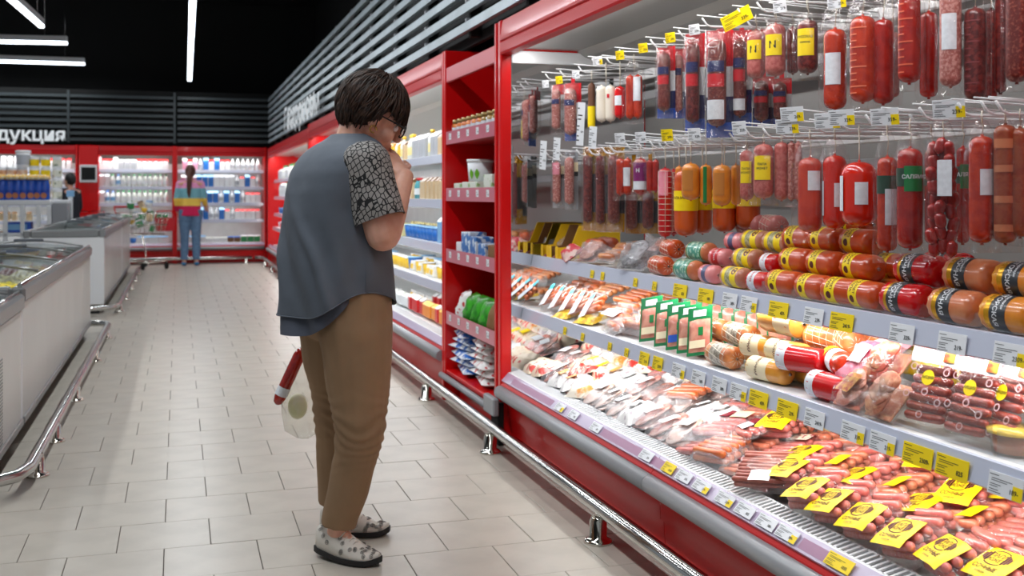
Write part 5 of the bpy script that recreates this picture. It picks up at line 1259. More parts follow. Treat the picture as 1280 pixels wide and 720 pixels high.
# pink bags, cut sandwich packs, hot dog packs at the near end
PKB = lambda v: printed_pack(70 + v, PINKP, .13, .17, .035, [(PAPER, .045, .06, .0, .01)], [('ЭКО', .014, .0, .012, GREENL)])
for i, (u, X, z, lb, ms, yw, tl) in enumerate((
    (1082, 1.68, .09, 'pink printed bag with a green mark on a white patch', PKB(0), .1, .75), (1072, 1.615, .035, 'clear pack with a food picture under the pink bag', slab_pack(75, PKM, w_=.13, h_=.12, t_=.035, lab=[(mat('food_picture', (200, 150, 60), .4, rgb2=(150, 60, 40), vscale=50), .05, .06, 0, .0)], film_m=VAC), .0, .7), (1098, 1.74, .11, 'pink and white bag behind the first pink one', printed_pack(76, mat('pink_white', (236, 160, 170), .35, rgb2=(244, 226, 226), vscale=20, v2=(.45, .55)), .15, .16, .03), -.2, .6),
    (1112, 1.615, .04, 'pack of cut beige sausage slices behind the clear guard', slab_pack(77, mat('cut_slices', (210, 150, 110), .4, rgb2=(180, 100, 70), vscale=40), w_=.12, h_=.13, t_=.045, n=8, film_m=VAC), .0, .8), (1110, 1.68, .10, 'upper pack of cut beige sausage slices with red edges', slab_pack(78, mat('cut_slices2', (216, 156, 112), .4, rgb2=(196, 80, 60), vscale=40), w_=.13, h_=.13, t_=.045, n=8, film_m=VAC), .05, .8),
    (1124, 1.84, .16, 'long vermilion printed pack across the back of the second shelf', printed_pack(79, mat('vermilion_white', (228, 62, 26), .3, rgb2=(244, 220, 210), vscale=10, v2=(.5, .56)), .26, .11, .035), -.15, .3), (1082, 1.85, .12, 'red and white printed pack behind the pink bags', printed_pack(80, mat('red_white_print', (216, 40, 44), .3, rgb2=(246, 226, 220), vscale=16, v2=(.5, .56)), .17, .12, .035), .1, .5), (1165, 1.93, .16, 'red lace printed pack behind the hot dog packs', printed_pack(81, mat('red_white_print', (216, 40, 44), .3), .2, .12, .035), -.1, .35),
    (1215, 1.88, .16, 'pack of orange wieners lying on the yellow snack bags', frank_pack(82, FRANKO, 5, .15, .0125, .19, .16, [(mat('faint_red_white', (240, 214, 206), .4), .15, .03, 0, -.06)]), -.1, .45), (1165, 1.84, .10, 'yellow snack bag behind the first hot dog pack', printed_pack(83, mat('yellow_snack', (252, 210, 40), .35, rgb2=(255, 236, 140), vscale=40), .17, .12, .05), .1, .5), (1225, 1.83, .10, 'yellow snack bag behind the second hot dog pack', printed_pack(84, mat('yellow_snack', (252, 210, 40), .35), .17, .12, .05), .0, .5),
    (1270, 1.80, .12, 'loose looking pink wieners in a clear pack at the photo edge', frank_pack(85, FRANKP, 4, .16, .016, .2, .15), .1, .3))):
    pack_at('deli_pack', lb, 'deli pack', X, u, Z2 + z + .006, ms, tl, yw)
HD = mat('hot_dog', (190, 82, 62), .3, coat=.4, rgb2=(160, 56, 44), vscale=60)
def hotdog(v):
    def b():
        ms = []; rg = random.Random(v)
        for i in range(6): ms.append(('frankfurter', frank_me(.108, .0105, HD), (rg.uniform(-.002, .002), -.080 + .0215 * i, .0125), (0, 0, rg.uniform(-.03, .03))))
        ms.append(('film', pillow(.128, .190, .029, v, .08).mesh('film', VAC)))
        ms.append(('header_card', card(.122, .044, .031, .002, 6, .064).mesh('header_card', PAPER)))
        g = flat_text('ДОМАШНИЕ', .0115, -.018, .076, .0318).merge(flat_text('колбаски гриль', .006, -.02, .064, .0318)); ms.append(('print', g.mesh('print', REDI)))
        ms.append(('food_picture', card(.030, .030, .0325, .002, 4, .064, .042).mesh('food_picture', mat('food_picture', (200, 150, 60), .4))))
        g = G(); n = 18; g.add([(.017 * math.cos(2*PI*k/n), .008 + .018 * math.sin(2*PI*k/n), .0322) for k in range(n)] + [(0, .008, .0326)], [(k, (k + 1) % n, n) for k in range(n)]); ms.append(('sticker', g.mesh('sticker', YEL)))
        g = G()
        for x, y in ((-.045, .03), (.045, .026), (-.048, -.035), (.04, -.045), (0, -.078), (0, -.025)):
            g = G().add([(x + .009 * math.cos(2*PI*k/n), y + .009 * math.sin(2*PI*k/n), .0316) for k in range(n)] + [(x + .006 * math.cos(2*PI*k/n), y + .006 * math.sin(2*PI*k/n), .0316) for k in range(n)], [(k, (k + 1) % n, n + (k + 1) % n, n + k) for k in range(n)]); ms.append(('ring_print', g.mesh('ring_print', mat('pale_rose', (236, 190, 190), .5))))
        ms.append(('sticker_print', flat_text('АКЦИЯ', .0095, 0, .008, .0330).mesh('sticker_print', INK)))
        return ms
    return wrapped(('hd', v), b)
for i, (u, X, yw) in enumerate(((1170, 1.655, .2), (1224, 1.655, .1), (1205, 1.715, .15), (1266, 1.68, -.1))):
    pack_at('hot_dog_pack', ['hot dog pack with a white header and yellow sticker standing upright, nearest the cut slices', 'tilted hot dog pack with a white header and yellow sticker, second from the cut slices', 'hot dog pack half hidden between the two front ones', 'hot dog pack cut by the photo edge beside the tilted one'][i], 'hot dog pack', X, u, Z2 + .102, hotdog(i), 1.2, yw, 0)
t = thing('deli_tub', 'clear tub with a wavy yellow lid at the photo edge, second shelf', 'tub', (1.66, yat(1270, 1.66), Z2))
part('tub', G().lathe([(.001, 0), (.045, 0), (.055, .045), (.052, .045), (.043, .003), (.001, .003)], 20), CLEAR, t); part('lid', G().lathe([(.057, .044), (.058, .05), (.03, .058), (.001, .06)], 20, mod=lambda a, h: 1 + .04 * math.cos(9 * a)), mat('yellow_lid', (250, 206, 70), .3, coat=.3), t); part('salad', G().lathe([(.001, .004), (.042, .004), (.05, .038), (.001, .042)], 16), FRANKO, t)
# clear guards on the shelf fronts
for u0, u1, X, z, hh in ((1052, 1242, 1.585, Z2 + .004, .085), (1246, 1320, 1.585, Z2 + .004, .085), (940, 1236, 1.632, ZU + .002, .035), (1240, 1330, 1.632, ZU + .002, .06)):
    ya, yb = yat(u0, X), max(yat(u1, X), Y0 + .05)
    part('clear_guard', G().box(X - 1.45, X - 1.448, yb - Y0 + .004, ya - Y0, z, z + hh, .0006), CLEAR, main)
# ------------------------------------------------------------------ price tags on the shelf fronts and the base rail
UT = [(740,340,'ys'),(753,344,'ys'),(794,353,'ys'),(818,358,'ys'),(850,365,'y'),(882,371,'y'),(912,379,'w'),(936,386,'wy'),(973,391,'y'),(1017,399,'w'),(1052,408,'y'),(1127,422,'w'),(1190,434,'w'),(1263,448,'wy')]
ST = [(706,418,'ys'),(728,425,'ys'),(762,435,'ys'),(783,441,'ys'),(805,450,'y'),(822,456,'y'),(848,466,'wy'),(873,473,'w'),(899,483,'w'),(923,494,'wy'),(948,504,'y'),(984,519,'y'),(1018,530,'w'),(1066,550,'wy'),(1103,563,'wy'),(1147,580,'y'),(1190,597,'y'),(1257,625,'wy')]
BT = [(717,524,'w'),(745,541,'w'),(808,571,'w'),(836,589,'y'),(855,599,'w'),(877,611,'wy'),(906,628,'wy'),(931,641,'w'),(958,656,'w'),(984,673,'wy'),(1049,706,'y'),(700,513,'wy')]
PR = ['219-', '239-', '389-', '2309-', '2419-', '1035', '825', '339-', '459-', '189-']
CN = {'w': 'white', 'y': 'yellow', 'wy': 'white and yellow', 'ys': 'small yellow'}
def tags(lst, X, zc, where, hh, rot):
    lst = sorted(lst); 
    for i, (u, v, k) in enumerate(lst):
        y = yat(u, X); wd = {'w': .088, 'y': .098 if u > 840 else .075, 'wy': .092, 'ys': .034}[k]; h_ = hh * (.7 if k == 'ys' else 1)
        price_tag('y' if k[0] == 'y' else k, (X, y, zc), wd, h_, PR[(i * 3 + len(lst)) % 10], '%s price tag on the %s, %s counted from the post' % (CN[k], where, ORD[i]), rot)
tags(UT, 1.596, .858, 'upper shelf edge', .045, (-.16, 0, -PI/2))
tags(ST, 1.546, .608, 'second shelf edge', .045, (-.16, 0, -PI/2))
tags(BT, 1.464, .3245, 'base rail', .034, (-.72, 0, -PI/2))
for i, (u0, u1) in enumerate(((640, 690), (752, 800), (815, 830), (1000, 1040))):
    ya, yb = min(yat(u0, 1.465), 4.78), yat(u1, 1.465)
    part('mauve_insert', G().box(-.0008, .0, yb - Y0, ya - Y0, -.015, .015, .0002), MAUVE, main, (.0175, 0, .3195), (0, .755, 0))
# ------------------------------------------------------------------ the base deck: a heap of packs rising to the back
def heap_z(X, Y): return .344 + .30 * max(0, X - 1.55)
def heap(u, X, dz, name, label, cat, ms, yaw=0.0, tilt=.28, lean=0.0, group=None, Y=None, scale=None):
    Y = yat(u, X) if Y is None else Y
    return put(name, label, cat, (X, Y, heap_z(X, Y) + dz), (tilt, lean, -PI/2 + yaw), ms, group, scale)
rg = random.Random(21)
CRM = mat('cream_red_print', (240, 222, 196), .35, coat=.3, rgb2=(206, 60, 50), vscale=22, v2=(.56, .60))
CRY = mat('cream_yellow_print', (244, 232, 214), .35, coat=.3, rgb2=(226, 150, 60), vscale=16, v2=(.52, .6))
PALEM = mat('pale_slices', (220, 170, 150), .4, coat=.3, rgb2=(236, 214, 204), vscale=26)
DARKM = mat('smoked_slices', (150, 70, 54), .4, coat=.3, rgb2=(190, 120, 100), vscale=36)
JAM = mat('ham_rose', (214, 120, 110), .4, coat=.3, rgb2=(236, 190, 176), vscale=22)
WHB = mat('white_print_bag', (238, 236, 234), .35, coat=.2, rgb2=(200, 190, 196), vscale=30, v2=(.56, .6))
PWL = [(WHITEL, .07, .05, .01, .0)]
zoneA = [printed_pack(100, CRM, .15, .15, .04), printed_pack(101, CRY, .15, .16, .04), slab_pack(102, JAM, w_=.15, h_=.16, t_=.04, lab=PWL), printed_pack(103, WHB, .15, .16, .04, [(mat('orange_square', (232, 150, 70), .4), .05, .05, .02, -.02)]),
         slab_pack(104, DARKM, w_=.14, h_=.15, t_=.04, lab=[(PAPER, .06, .08, 0, .02)]), printed_pack(105, CRM, .16, .13, .045, [(YEL, .04, .05, -.02, 0)])]
zoneB = [slab_pack(110, PALEM, w_=.15, h_=.16, t_=.04, lab=[(PAPER, .07, .05, .0, .02)]), slab_pack(111, DARKM, w_=.15, h_=.15, t_=.045), slab_pack(112, JAM, w_=.16, h_=.16, t_=.04, lab=[(PAPER, .05, .07, .02, 0)]),
         printed_pack(113, WHB, .16, .16, .045, [(PAPER, .06, .05, 0, 0)]), slab_pack(114, PALEM, w_=.15, h_=.17, t_=.04, lab=[(WHITEL, .06, .06, -.02, .01)]), frank_pack(115, FRANKP, 4, .13, .013, .17, .16, [(PAPER, .06, .06, 0, .0)], film_m=BAGH)]
zoneC = [frank_pack(120, FRANK, 5, .15, .0125, .19, .19, [(MAROON, .05, .05, -.03, .02), (CREAML, .06, .05, .03, .02)]), frank_pack(121, FRANKP, 6, .14, .012, .18, .19, [(mat('ivory_print', (240, 226, 206), .4, rgb2=(160, 40, 60), vscale=60, v2=(.56, .6)), .14, .04, 0, .045)]),
         frank_pack(122, FRANKO, 5, .16, .0125, .2, .18, layers=2, film_m=BAGH), frank_pack(123, FRANK, 6, .15, .011, .19, .18, [(PAPER, .05, .06, .04, -.02)])]
papa = [papa_pack(i) for i in range(4)]
PLAIN = frank_pack(130, FRANKP, 6, .13, .0125, .17, .19, layers=2, film_m=VAC); PLAIN2 = frank_pack(131, FRANK, 5, .13, .0125, .17, .18, [(YEL, .05, .06, .03, -.02)], layers=2)
ZN = {'A': (zoneA, 'heap_pack', 'meat pack'), 'B': (zoneB, 'meat_pack', 'meat pack'), 'C': (zoneC, 'frankfurter_pack', 'sausage pack')}
DS = {'A': ['cream and red printed meat pack', 'cream and orange printed meat pack', 'rosy sliced ham pack', 'white printed pack with an orange square', 'smoked slices pack with a white slip', 'red flecked pack with a yellow slip'],
      'B': ['pale sliced meat pack', 'dark smoked slices in a clear pouch', 'rosy ham pouch with a white label', 'white printed pouch', 'pale slices pouch with a white label', 'pink wiener pouch'],
      'C': ['wiener pack with a maroon label', 'pink wiener pack with an ivory printed strip', 'orange wiener bag', 'wiener pack with a small white label']}
RW = ['grille row', 'second row', 'third row', 'back row']
cnt = {}
for r_, X in enumerate((1.61, 1.73, 1.86, 1.99)):
    Y = 4.70 - .04 * r_; i = 0
    while Y > 1.16:
        uu = 640 + FPX * math.tan(math.atan2(X, Y) - PSI)
        z_ = 'A' if Y > 3.95 else 'B' if Y > 3.15 else 'C' if Y > 2.60 + .05 * r_ else 'D'
        if z_ != 'D':
            lst, nm, ct = ZN[z_]; k = (i * 5 + r_ * 2 + rg.randrange(2)) % len(lst); c = cnt[z_, r_] = cnt.get((z_, r_), -1) + 1
            heap(0, X, rg.uniform(.0, .014) + .01 * r_, nm, '%s, base deck %s, %s from the mirror' % (DS[z_][k], RW[r_], ORD[i]), ct, lst[k], rg.uniform(-.25, .25), .24 + .10 * rg.random(), rg.uniform(-.22, -.08), Y=Y)
            Y -= .125 if z_ != 'C' else .135
        else:
            c = cnt['D', r_] = cnt.get(('D', r_), -1) + 1
            if r_ == 0: pass
            else:
                k = rg.randrange(3)
                heap(0, X, rg.uniform(.0, .01) + .012 * r_, 'frankfurter_pack', '%s, base deck %s, %s from the wiener bags' % (['yellow carded wiener pack', 'plain double layer wiener pack', 'wiener pack with a yellow slip'][k], RW[r_], ORD[i]), 'sausage pack', [papa[(i + r_) % 4], PLAIN, PLAIN2][k], rg.uniform(-.15, .15), .24 + .08 * rg.random(), rg.uniform(-.3, -.2), Y=Y)
            Y -= .128
        i += 1
# the front row of yellow carded packs and the ones that stand out behind
for i, (u, X, dz, yaw, tl, ln) in enumerate(((1004, 1.65, .012, .10, .35, -.2), (1030, 1.615, .016, .05, .42, -.25), (1062, 1.612, .018, .0, .48, -.22), (1102, 1.612, .018, .0, .5, -.22), (1152, 1.612, .02, -.04, .5, -.2), (1210, 1.612, .02, -.3, .45, -.1), (1275, 1.64, .02, -.1, .45, -.1))):
    heap(u, X, dz + .008, 'frankfurter_pack', 'yellow carded wiener pack along the grille, %s of the row from the plain wiener bags' % ORD[i], 'sausage pack', papa[i % 4], yaw, tl, ln)
for i, (u, X, dz, yaw, tl, lb) in enumerate(((988, 1.79, .05, .25, .4, 'yellow carded wiener pack lying high behind the first front one'), (1225, 1.80, .05, .1, .55, 'yellow carded wiener pack propped up near the photo edge'), (1180, 1.86, .06, .3, .5, 'yellow carded wiener pack tucked under the second shelf, beside the propped one'), (1100, 1.90, .07, -.2, .45, 'yellow carded wiener pack far back beneath the second shelf tags'))):
    heap(u, X, dz, 'frankfurter_pack', lb, 'sausage pack', papa[(i + 1) % 4], yaw, tl, -.15)
# standouts of the other zones
heap(720, 1.60, .03, 'bacon_pack', 'red striped bacon pack leaning on the heap near the mirror', 'bacon pack', slab_pack(140, BACON, w_=.10, h_=.19, t_=.03, n=7, film_m=VAC), .5, .6, -.5)
heap(795, 1.99, .06, 'bacon_pack', 'flat red bacon slab lying on top at the back of the heap', 'bacon pack', slab_pack(141, BACON, w_=.2, h_=.12, t_=.03, n=7, film_m=VAC), .0, .2, 0)
heap(868, 1.76, .06, 'frankfurter_pack', 'ivory topped pack of fat brown frankfurters on the heap', 'sausage pack', frank_pack(142, FRANKO, 4, .19, .0155, .23, .2, [(CREAML, .2, .07, 0, .065)], film_m=VAC), .12, .3, -.15)
heap(905, 1.68, .04, 'frankfurter_pack', 'big clear bag of wieners with maroon and cream print by the grille', 'sausage pack', frank_pack(143, FRANKP, 5, .17, .0135, .24, .2, [(MAROON, .06, .045, -.03, .05), (CREAML, .08, .045, .05, .05)], film_m=BAGH), .2, .3, -.15)
heap(958, 1.74, .055, 'frankfurter_pack', 'pack of rosy wieners with a maroon and white label, on top', 'sausage pack', frank_pack(144, FRANKP, 7, .16, .012, .2, .2, [(MAROON, .07, .03, -.03, -.02), (WHITEL, .08, .04, -.02, -.055)], film_m=VAC), -.3, .35, -.1)
heap(935, 1.93, .06, 'frankfurter_pack', 'pack of orange frankfurters high under the second shelf', 'sausage pack', frank_pack(145, FRANKO, 4, .2, .015, .23, .14, film_m=VAC), .0, .3, 0)
heap(968, 1.60, .034, 'thin_sausage_pack', 'bag of long thin brown sausages with a white barcode label', 'sausage pack', frank_pack(146, mat('thin_brown', (176, 100, 84), .35, coat=.3, rgb2=(156, 80, 66), vscale=40), 9, .2, .008, .23, .19, [(PAPER, .06, .05, -.02, -.06)], layers=2), .75, .35, -.1)
heap(1085, 1.98, .075, 'frankfurter_pack', 'pair of orange frankfurters lying out at the back under a tag', 'sausage pack', frank_pack(147, FRANKO, 3, .2, .018, .22, .14, film_m=VAC), -.1, .2, 0)
t = thing('round_sausage', 'round pale sausage end at the bottom corner of the photo', 'sausage', (1.66, 1.50, .40)); part('casing', G().lathe(casing_prof(.10, .04), 20, 0, 'Y', mod=pleat(.1, .04)), BEIGE, t)
# ------------------------------------------------------------------ small goods of the other shelves: one mesh each (too small in the photo to show parts)
def jar_ms(body, lid):
    return [('jar', G().lathe([(.001, 0), (.027, 0), (.03, .006), (.03, .08), (.024, .092), (.001, .092)], 14).mesh('jar', body)), ('label', G().lathe([(.0305, .02), (.0305, .068)], 14, cap=False).mesh('label', WHITEL)), ('lid', G().lathe([(.026, .09), (.028, .092), (.028, .112), (.001, .114)], 14).mesh('lid', lid))]
ORJ = mat('orange_preserve', (232, 130, 30), .15, coat=.5, rgb2=(200, 84, 20), vscale=60); OLJ = mat('olive_preserve', (120, 110, 50), .15, coat=.5, rgb2=(170, 130, 60), vscale=60); LIDB = mat('bronze_lid', (150, 120, 70), .3, .6)
UM = (UY0 + UY1) / 2
for i in range(9):
    y = UY1 - .10 - .1 * i
    put('preserve_jar', '%s preserve jar on the highest shelf of the red unit, %s from its far panel' % ('orange' if i < 6 else 'olive', ORD[i]), 'jar', (1.505, y, USH[0] + .003), (0, 0, .3 * i), jar_ms(ORJ if i < 6 else OLJ, LIDB))
t = thing('lidded_tub', 'white tub with green leaves printed on it, standing on boxes in the red unit', 'tub', (1.56, 5.55, USH[1] + .086))
part('tub', G().lathe([(.001, 0), (.062, 0), (.07, .105), (.001, .105)], 20), PAPER, t); part('lid', G().lathe([(.073, .103), (.074, .118), (.001, .12)], 20), WHITEM, t)
for k, a in enumerate((-2.6, -2.1)):
    part('leaf_print', G().grid(lambda u_, v_: ((.0672 + .006 * v_ ) * math.cos(a + (u_ - .5) * .36 * math.sin(PI * max(.03, v_))), (.0672 + .006 * v_) * math.sin(a + (u_ - .5) * .36 * math.sin(PI * max(.03, v_))), .012 + .055 * v_), 4, 6), mat('leaf_green', (110, 180, 40), .4), t)
GRNW = mat('white_green_box', (226, 234, 220), .45, rgb2=(150, 190, 120), vscale=26, v2=(.56, .62)); BLW = mat('blue_white_box', (60, 120, 190), .4, rgb2=(226, 236, 244), vscale=22, v2=(.46, .54)); BLW2 = mat('white_blue_bag', (236, 240, 246), .35, rgb2=(30, 110, 200), vscale=11, v2=(.50, .54)); RW2 = mat('white_red_bag', (240, 238, 236), .35, rgb2=(200, 60, 60), vscale=30, v2=(.58, .62)); GRNB = mat('green_bag', (60, 176, 30), .3, rgb2=(30, 120, 20), vscale=22)
for i, (y, hh, dx, m, lb) in enumerate(((5.78, .075, .0, GRNW, 'low white carton at the far end of the second unit shelf'), (5.60, .08, .0, GRNW, 'low white carton under the leaf printed tub, far one'), (5.44, .08, .0, GRNW, 'low white carton under the leaf printed tub, near one'), (5.20, .115, .01, GRNW, 'taller white carton at the near end of the second unit shelf'))):
    part_ = put('carton', lb, 'box', (1.49 + dx, y, USH[1] + .003), (0, 0, 0), [('box', G().box(0, .13, -.075, .075, 0, hh, .003).mesh('box', m))])
for i, (y, hh, wd, m, lb) in enumerate(((5.75, .09, .10, PAPER, 'small white packet at the far end of the third unit shelf'), (5.60, .15, .13, BLW, 'tall blue and white carton on the third unit shelf, far one'), (5.45, .13, .12, BLW, 'blue and white carton on the third unit shelf, near one'), (5.28, .10, .10, BLW, 'low blue and white carton on the third unit shelf'), (5.10, .10, .12, KRAFT, 'brown topped packet at the near end of the third unit shelf'))):
    put('carton', lb, 'box', (1.49, y, USH[2] + .003), (0, 0, .1 * (i % 2)), [('box', G().box(0, .10, -wd/2, wd/2, 0, hh, .003).mesh('box', m))])
for i, (y, m, lb) in enumerate(((5.74, RW2, 'whitish crisp bag at the far end of the fourth unit shelf'), (5.58, GRNB, 'green snack bag on the fourth unit shelf, farthest of three'), (5.42, GRNB, 'green snack bag on the fourth unit shelf, middle of three'), (5.24, GRNB, 'green snack bag on the fourth unit shelf, nearest of three'), (5.08, KRAFT, 'brown snack bag at the near end of the fourth unit shelf'))):
    put('snack_bag', lb, 'bag', (1.53, y, USH[3] + .09), (1.25, 0, -PI/2 + .1 * (i - 2)), [('pouch', pillow(.16, .18, .045, 500 + i, .15, 10, 10).mesh('pouch', m))])
bags = [('blue', BLW2, 5.72), ('white and red', RW2, 5.34)]
for nm, m, yc in bags:
    mm = [pillow(.34 if nm == 'blue' else .30, .22, .034, 520 + j + len(nm), .2, 12, 10, bot=.6).mesh('pouch', m) for j in range(3)]
    for i in range(7):
        put('sugar_bag', '%s plastic bag stacked in the red unit base, %s from the bottom' % (nm, ORD[i]), 'bag', (1.60 - .008 * (i % 3), yc + .015 * ((i * 5) % 4 - 1.5), .185 + .024 + .0385 * i), (0, 0, PI/2 + .08 * ((i * 3) % 5 - 2)), [('pouch', mm[i % 3])], 'bags stacked on the base of the red unit')
for si, z in enumerate(USH):
    for i in range(5):
        y = UY1 - .13 - .19 * i
        price_tag('w', (1.4545, y, z + .02), .05, .036, PR[(i + si) % 10], 'white price card on the %s lip of the red unit, %s from its far panel' % (ORD[si], ORD[i]), (0, 0, -PI/2))
# --- coloured shop goods, several shapes
def cup(h_, r_, m, lid):
    g = G().lathe([(.001, 0), (r_ * .8, 0), (r_, h_ * .92), (.001, h_ * .92)], 10, 0).lathe([(r_ * 1.06, h_ * .92), (r_ * 1.06, h_), (.001, h_)], 10, 1); return g.mesh('cup', [m, lid])
def bottle(h_, r_, m, capm, lab=None):
    g = G().lathe([(.001, 0), (r_, .004), (r_, h_ * .62), (r_ * .42, h_ * .86), (r_ * .4, h_ * .9), (.001, h_ * .9)], 10, 0).lathe([(r_ * .5, h_ * .88), (r_ * .5, h_), (.001, h_)], 8, 1).lathe([(r_ * 1.02, h_ * .2), (r_ * 1.02, h_ * .5)], 10, 2, cap=False)
    return g.mesh('bottle', [m, capm, lab or m])
def carton(h_, w_, d_, m, top):
    g = G().box(0, d_, -w_/2, w_/2, 0, h_ * .8, .003); g.prism([(0, h_ * .8), (d_ * .5, h_), (d_, h_ * .8)], -w_/2, w_/2, 1); return g.mesh('carton', [m, top])
def wedge(h_, w_, m, m2):
    g = G().prism([(0, 0), (.01, h_), (.09, h_ * .9), (.1, 0)], -w_/2, w_/2, 0); g.box(-.002, .02, -w_ * .3, w_ * .3, h_ * .2, h_ * .7, .002, 1); return g.mesh('wedge', [m, m2])
pal = lambda n, c, **k: mat('goods_' + n, c, .4, **k)
WHT, MILK, SKY, BLU, DBL, YLW, PYL, ORG, REDg, GRN, TEA, PNK, TANg, GRY, BRN = [pal(n, c) for n, c in (('white', (236, 238, 240)), ('milk', (230, 232, 224)), ('sky', (130, 180, 222)), ('blue', (40, 110, 190)), ('navy', (52, 70, 130)), ('yellow', (244, 200, 60)), ('paleyellow', (240, 226, 160)), ('orange', (232, 140, 40)), ('red', (206, 40, 44)), ('green', (40, 140, 80)), ('teal', (70, 150, 160)), ('pink', (230, 160, 190)), ('tan', (216, 190, 150)), ('grey', (180, 184, 190)), ('brown', (120, 84, 50)))]
GOODS = {
 'yellow pouch': carton(.16, .09, .06, YLW, ORG), 'cream bottle': bottle(.19, .032, MILK, YLW, PYL), 'grey carton': carton(.17, .085, .07, GRY, WHT), 'blue box': carton(.13, .12, .1, DBL, DBL), 'tan carton': carton(.15, .08, .07, TANg, BRN),
 'sky blue carton': carton(.17, .08, .07, SKY, WHT), 'yellow capped bottle': bottle(.14, .025, MILK, YLW, GRN), 'teal bottle': bottle(.15, .028, TEA, REDg, WHT), 'red lidded cup': cup(.11, .045, WHT, REDg), 'pale cheese wedge': wedge(.10, .10, PYL, WHT), 'blue tub': cup(.09, .055, BLU, SKY),
 'white tub': cup(.085, .055, WHT, SKY), 'yellow labelled cup': cup(.08, .045, YLW, WHT), 'white cheese block': wedge(.07, .12, WHT, YLW), 'orange pack': carton(.10, .12, .08, ORG, YLW), 'white pack': carton(.09, .11, .08, WHT, MILK), 'red pack': carton(.11, .08, .07, REDg, WHT),
 'green capped bottle': bottle(.21, .038, MILK, GRN, WHT), 'blue capped bottle': bottle(.21, .038, WHT, BLU, SKY), 'white carton': carton(.21, .075, .07, WHT, GRY), 'pink carton': carton(.2, .075, .07, PNK, WHT), 'red labelled carton': carton(.18, .075, .07, WHT, REDg), 'blue carton': carton(.21, .085, .07, BLU, SKY), 'white bottle': bottle(.2, .036, WHT, GRY, GRY), 'white pack of cups': carton(.12, .16, .1, WHT, SKY), 'dark pack': carton(.1, .1, .08, BRN, BLU), 'green pack': carton(.12, .1, .07, GRN, WHT)}
rg = random.Random(8)
def stock(cs, where, ref, rows, y0, y1, step, x_in, depth_rows=1, origin=None):
    """rows = [(top z, where on the shelf, [kinds for stretches of the row])]; y0 is the end the labels count from"""
    c, ang = cs.location, cs.rotation_euler.z
    for z, rw, kinds in rows:
        n = max(1, int(abs(y1 - y0) / step)); ct = {}; cur = y0
        for i in range(n):
            f = (cur - y0) / (y1 - y0); k = kinds[min(len(kinds) - 1, max(0, int(f * len(kinds) + rg.uniform(-.45, .45))))] if rg.random() < .9 else rg.choice(kinds)
            wk = max(p.co.y for p in GOODS[k].vertices) * 2 + .012; y = cur + max(step, wk) / 2; cur += max(step, wk)
            if cur > y1 + .02: break
            ct[k] = ct.get(k, 0) + 1
            for d in range(depth_rows):
                x = x_in - .012 - min(p.co.x for p in GOODS[k].vertices) + .13 * d + rg.uniform(0, .012)
                p = Vector((x, y, z + .003)); p.rotate(Matrix.Rotation(ang, 3, 'Z')); p += Vector(c)
                o = part(k.split()[-1] if k.split()[-1] in ('bottle', 'carton', 'cup', 'tub', 'wedge', 'box', 'pouch', 'pack', 'block') else 'pack', GOODS[k], None, None, p, (0, 0, ang + (rg.uniform(-.06, .06))))
                nm = o.name.split('.')[0]
                if nm in ('cup', 'box', 'pack', 'block'): o.name = {'cup': 'yogurt_cup', 'box': 'food_box', 'pack': 'food_pack', 'block': 'cheese_block'}[nm]
                tag(o, '%s, %s %s, %s from %s' % (k, where, rw, ORD[ct[k] - 1], ref), 'food pack', 'goods on the %s, %s' % (where, rw))
S4 = ['top shelf', 'second shelf', 'third shelf', 'fourth shelf', 'base deck']
stock(case2, 'dairy case', 'the red unit', [
 (1.425, S4[0], ['tan carton', 'grey carton', 'cream bottle', 'yellow pouch', 'yellow pouch', 'grey carton', 'blue box', 'cream bottle', 'tan carton']),
 (1.145, S4[1], ['tan carton', 'tan carton', 'teal bottle', 'yellow capped bottle', 'yellow capped bottle', 'sky blue carton', 'sky blue carton', 'red lidded cup', 'teal bottle']),
 (.865, S4[2], ['blue tub', 'blue tub', 'pale cheese wedge', 'white tub', 'pale cheese wedge', 'sky blue carton', 'blue tub', 'white tub']),
 (.63, S4[3], ['yellow labelled cup', 'white cheese block', 'yellow labelled cup', 'white tub', 'white cheese block', 'blue tub', 'white tub']),
 (.345, S4[4], ['orange pack', 'red pack', 'white pack', 'yellow labelled cup', 'white pack', 'white cheese block', 'white pack', 'orange pack'])], .06, 6.5, .115, .16, 1)
stock(case2, 'dairy case', 'the red unit', [(1.425, 'top shelf rear', ['blue box', 'grey carton']), (1.145, 'second shelf rear', ['sky blue carton', 'tan carton']), (.865, 'third shelf rear', ['pale cheese wedge', 'pale cheese wedge']), (.63, 'fourth shelf rear', ['white tub', 'yellow labelled cup']), (.350, 'base deck rear', ['white pack', 'red pack', 'white cheese block'])], .06, 2.4, .13, .32, 1)
stock(case3, 'corner case', 'its near end', [
 (1.425, S4[0], ['yellow pouch', 'cream bottle', 'green capped bottle', 'grey carton']), (1.145, S4[1], ['green pack', 'white tub', 'green capped bottle', 'white carton']), (.865, S4[2], ['green pack', 'white tub', 'green pack', 'blue tub']),
 (.63, S4[3], ['pale cheese wedge', 'white tub', 'red pack', 'white tub']), (.345, S4[4], ['orange pack', 'green pack', 'red pack', 'white pack'])], .1, 5.7, .17, .15, 1)
stock(caseB, 'striped sweater cooler', 'the corner', [
 (1.60, S4[0], ['white bottle', 'white bottle', 'red labelled carton', 'blue carton', 'pink carton', 'pink carton']), (1.31, S4[1], ['red labelled carton', 'white bottle', 'white carton', 'blue carton', 'pink carton']), (1.03, S4[2], ['red labelled carton', 'white bottle', 'blue carton', 'blue carton', 'white carton']),
 (.74, S4[3], ['red labelled carton', 'red labelled carton', 'white bottle', 'blue carton', 'blue carton']), (.345, S4[4], ['green pack', 'dark pack', 'white pack', 'white pack of cups', 'white pack of cups'])], .06, 1.42, .086, .14)
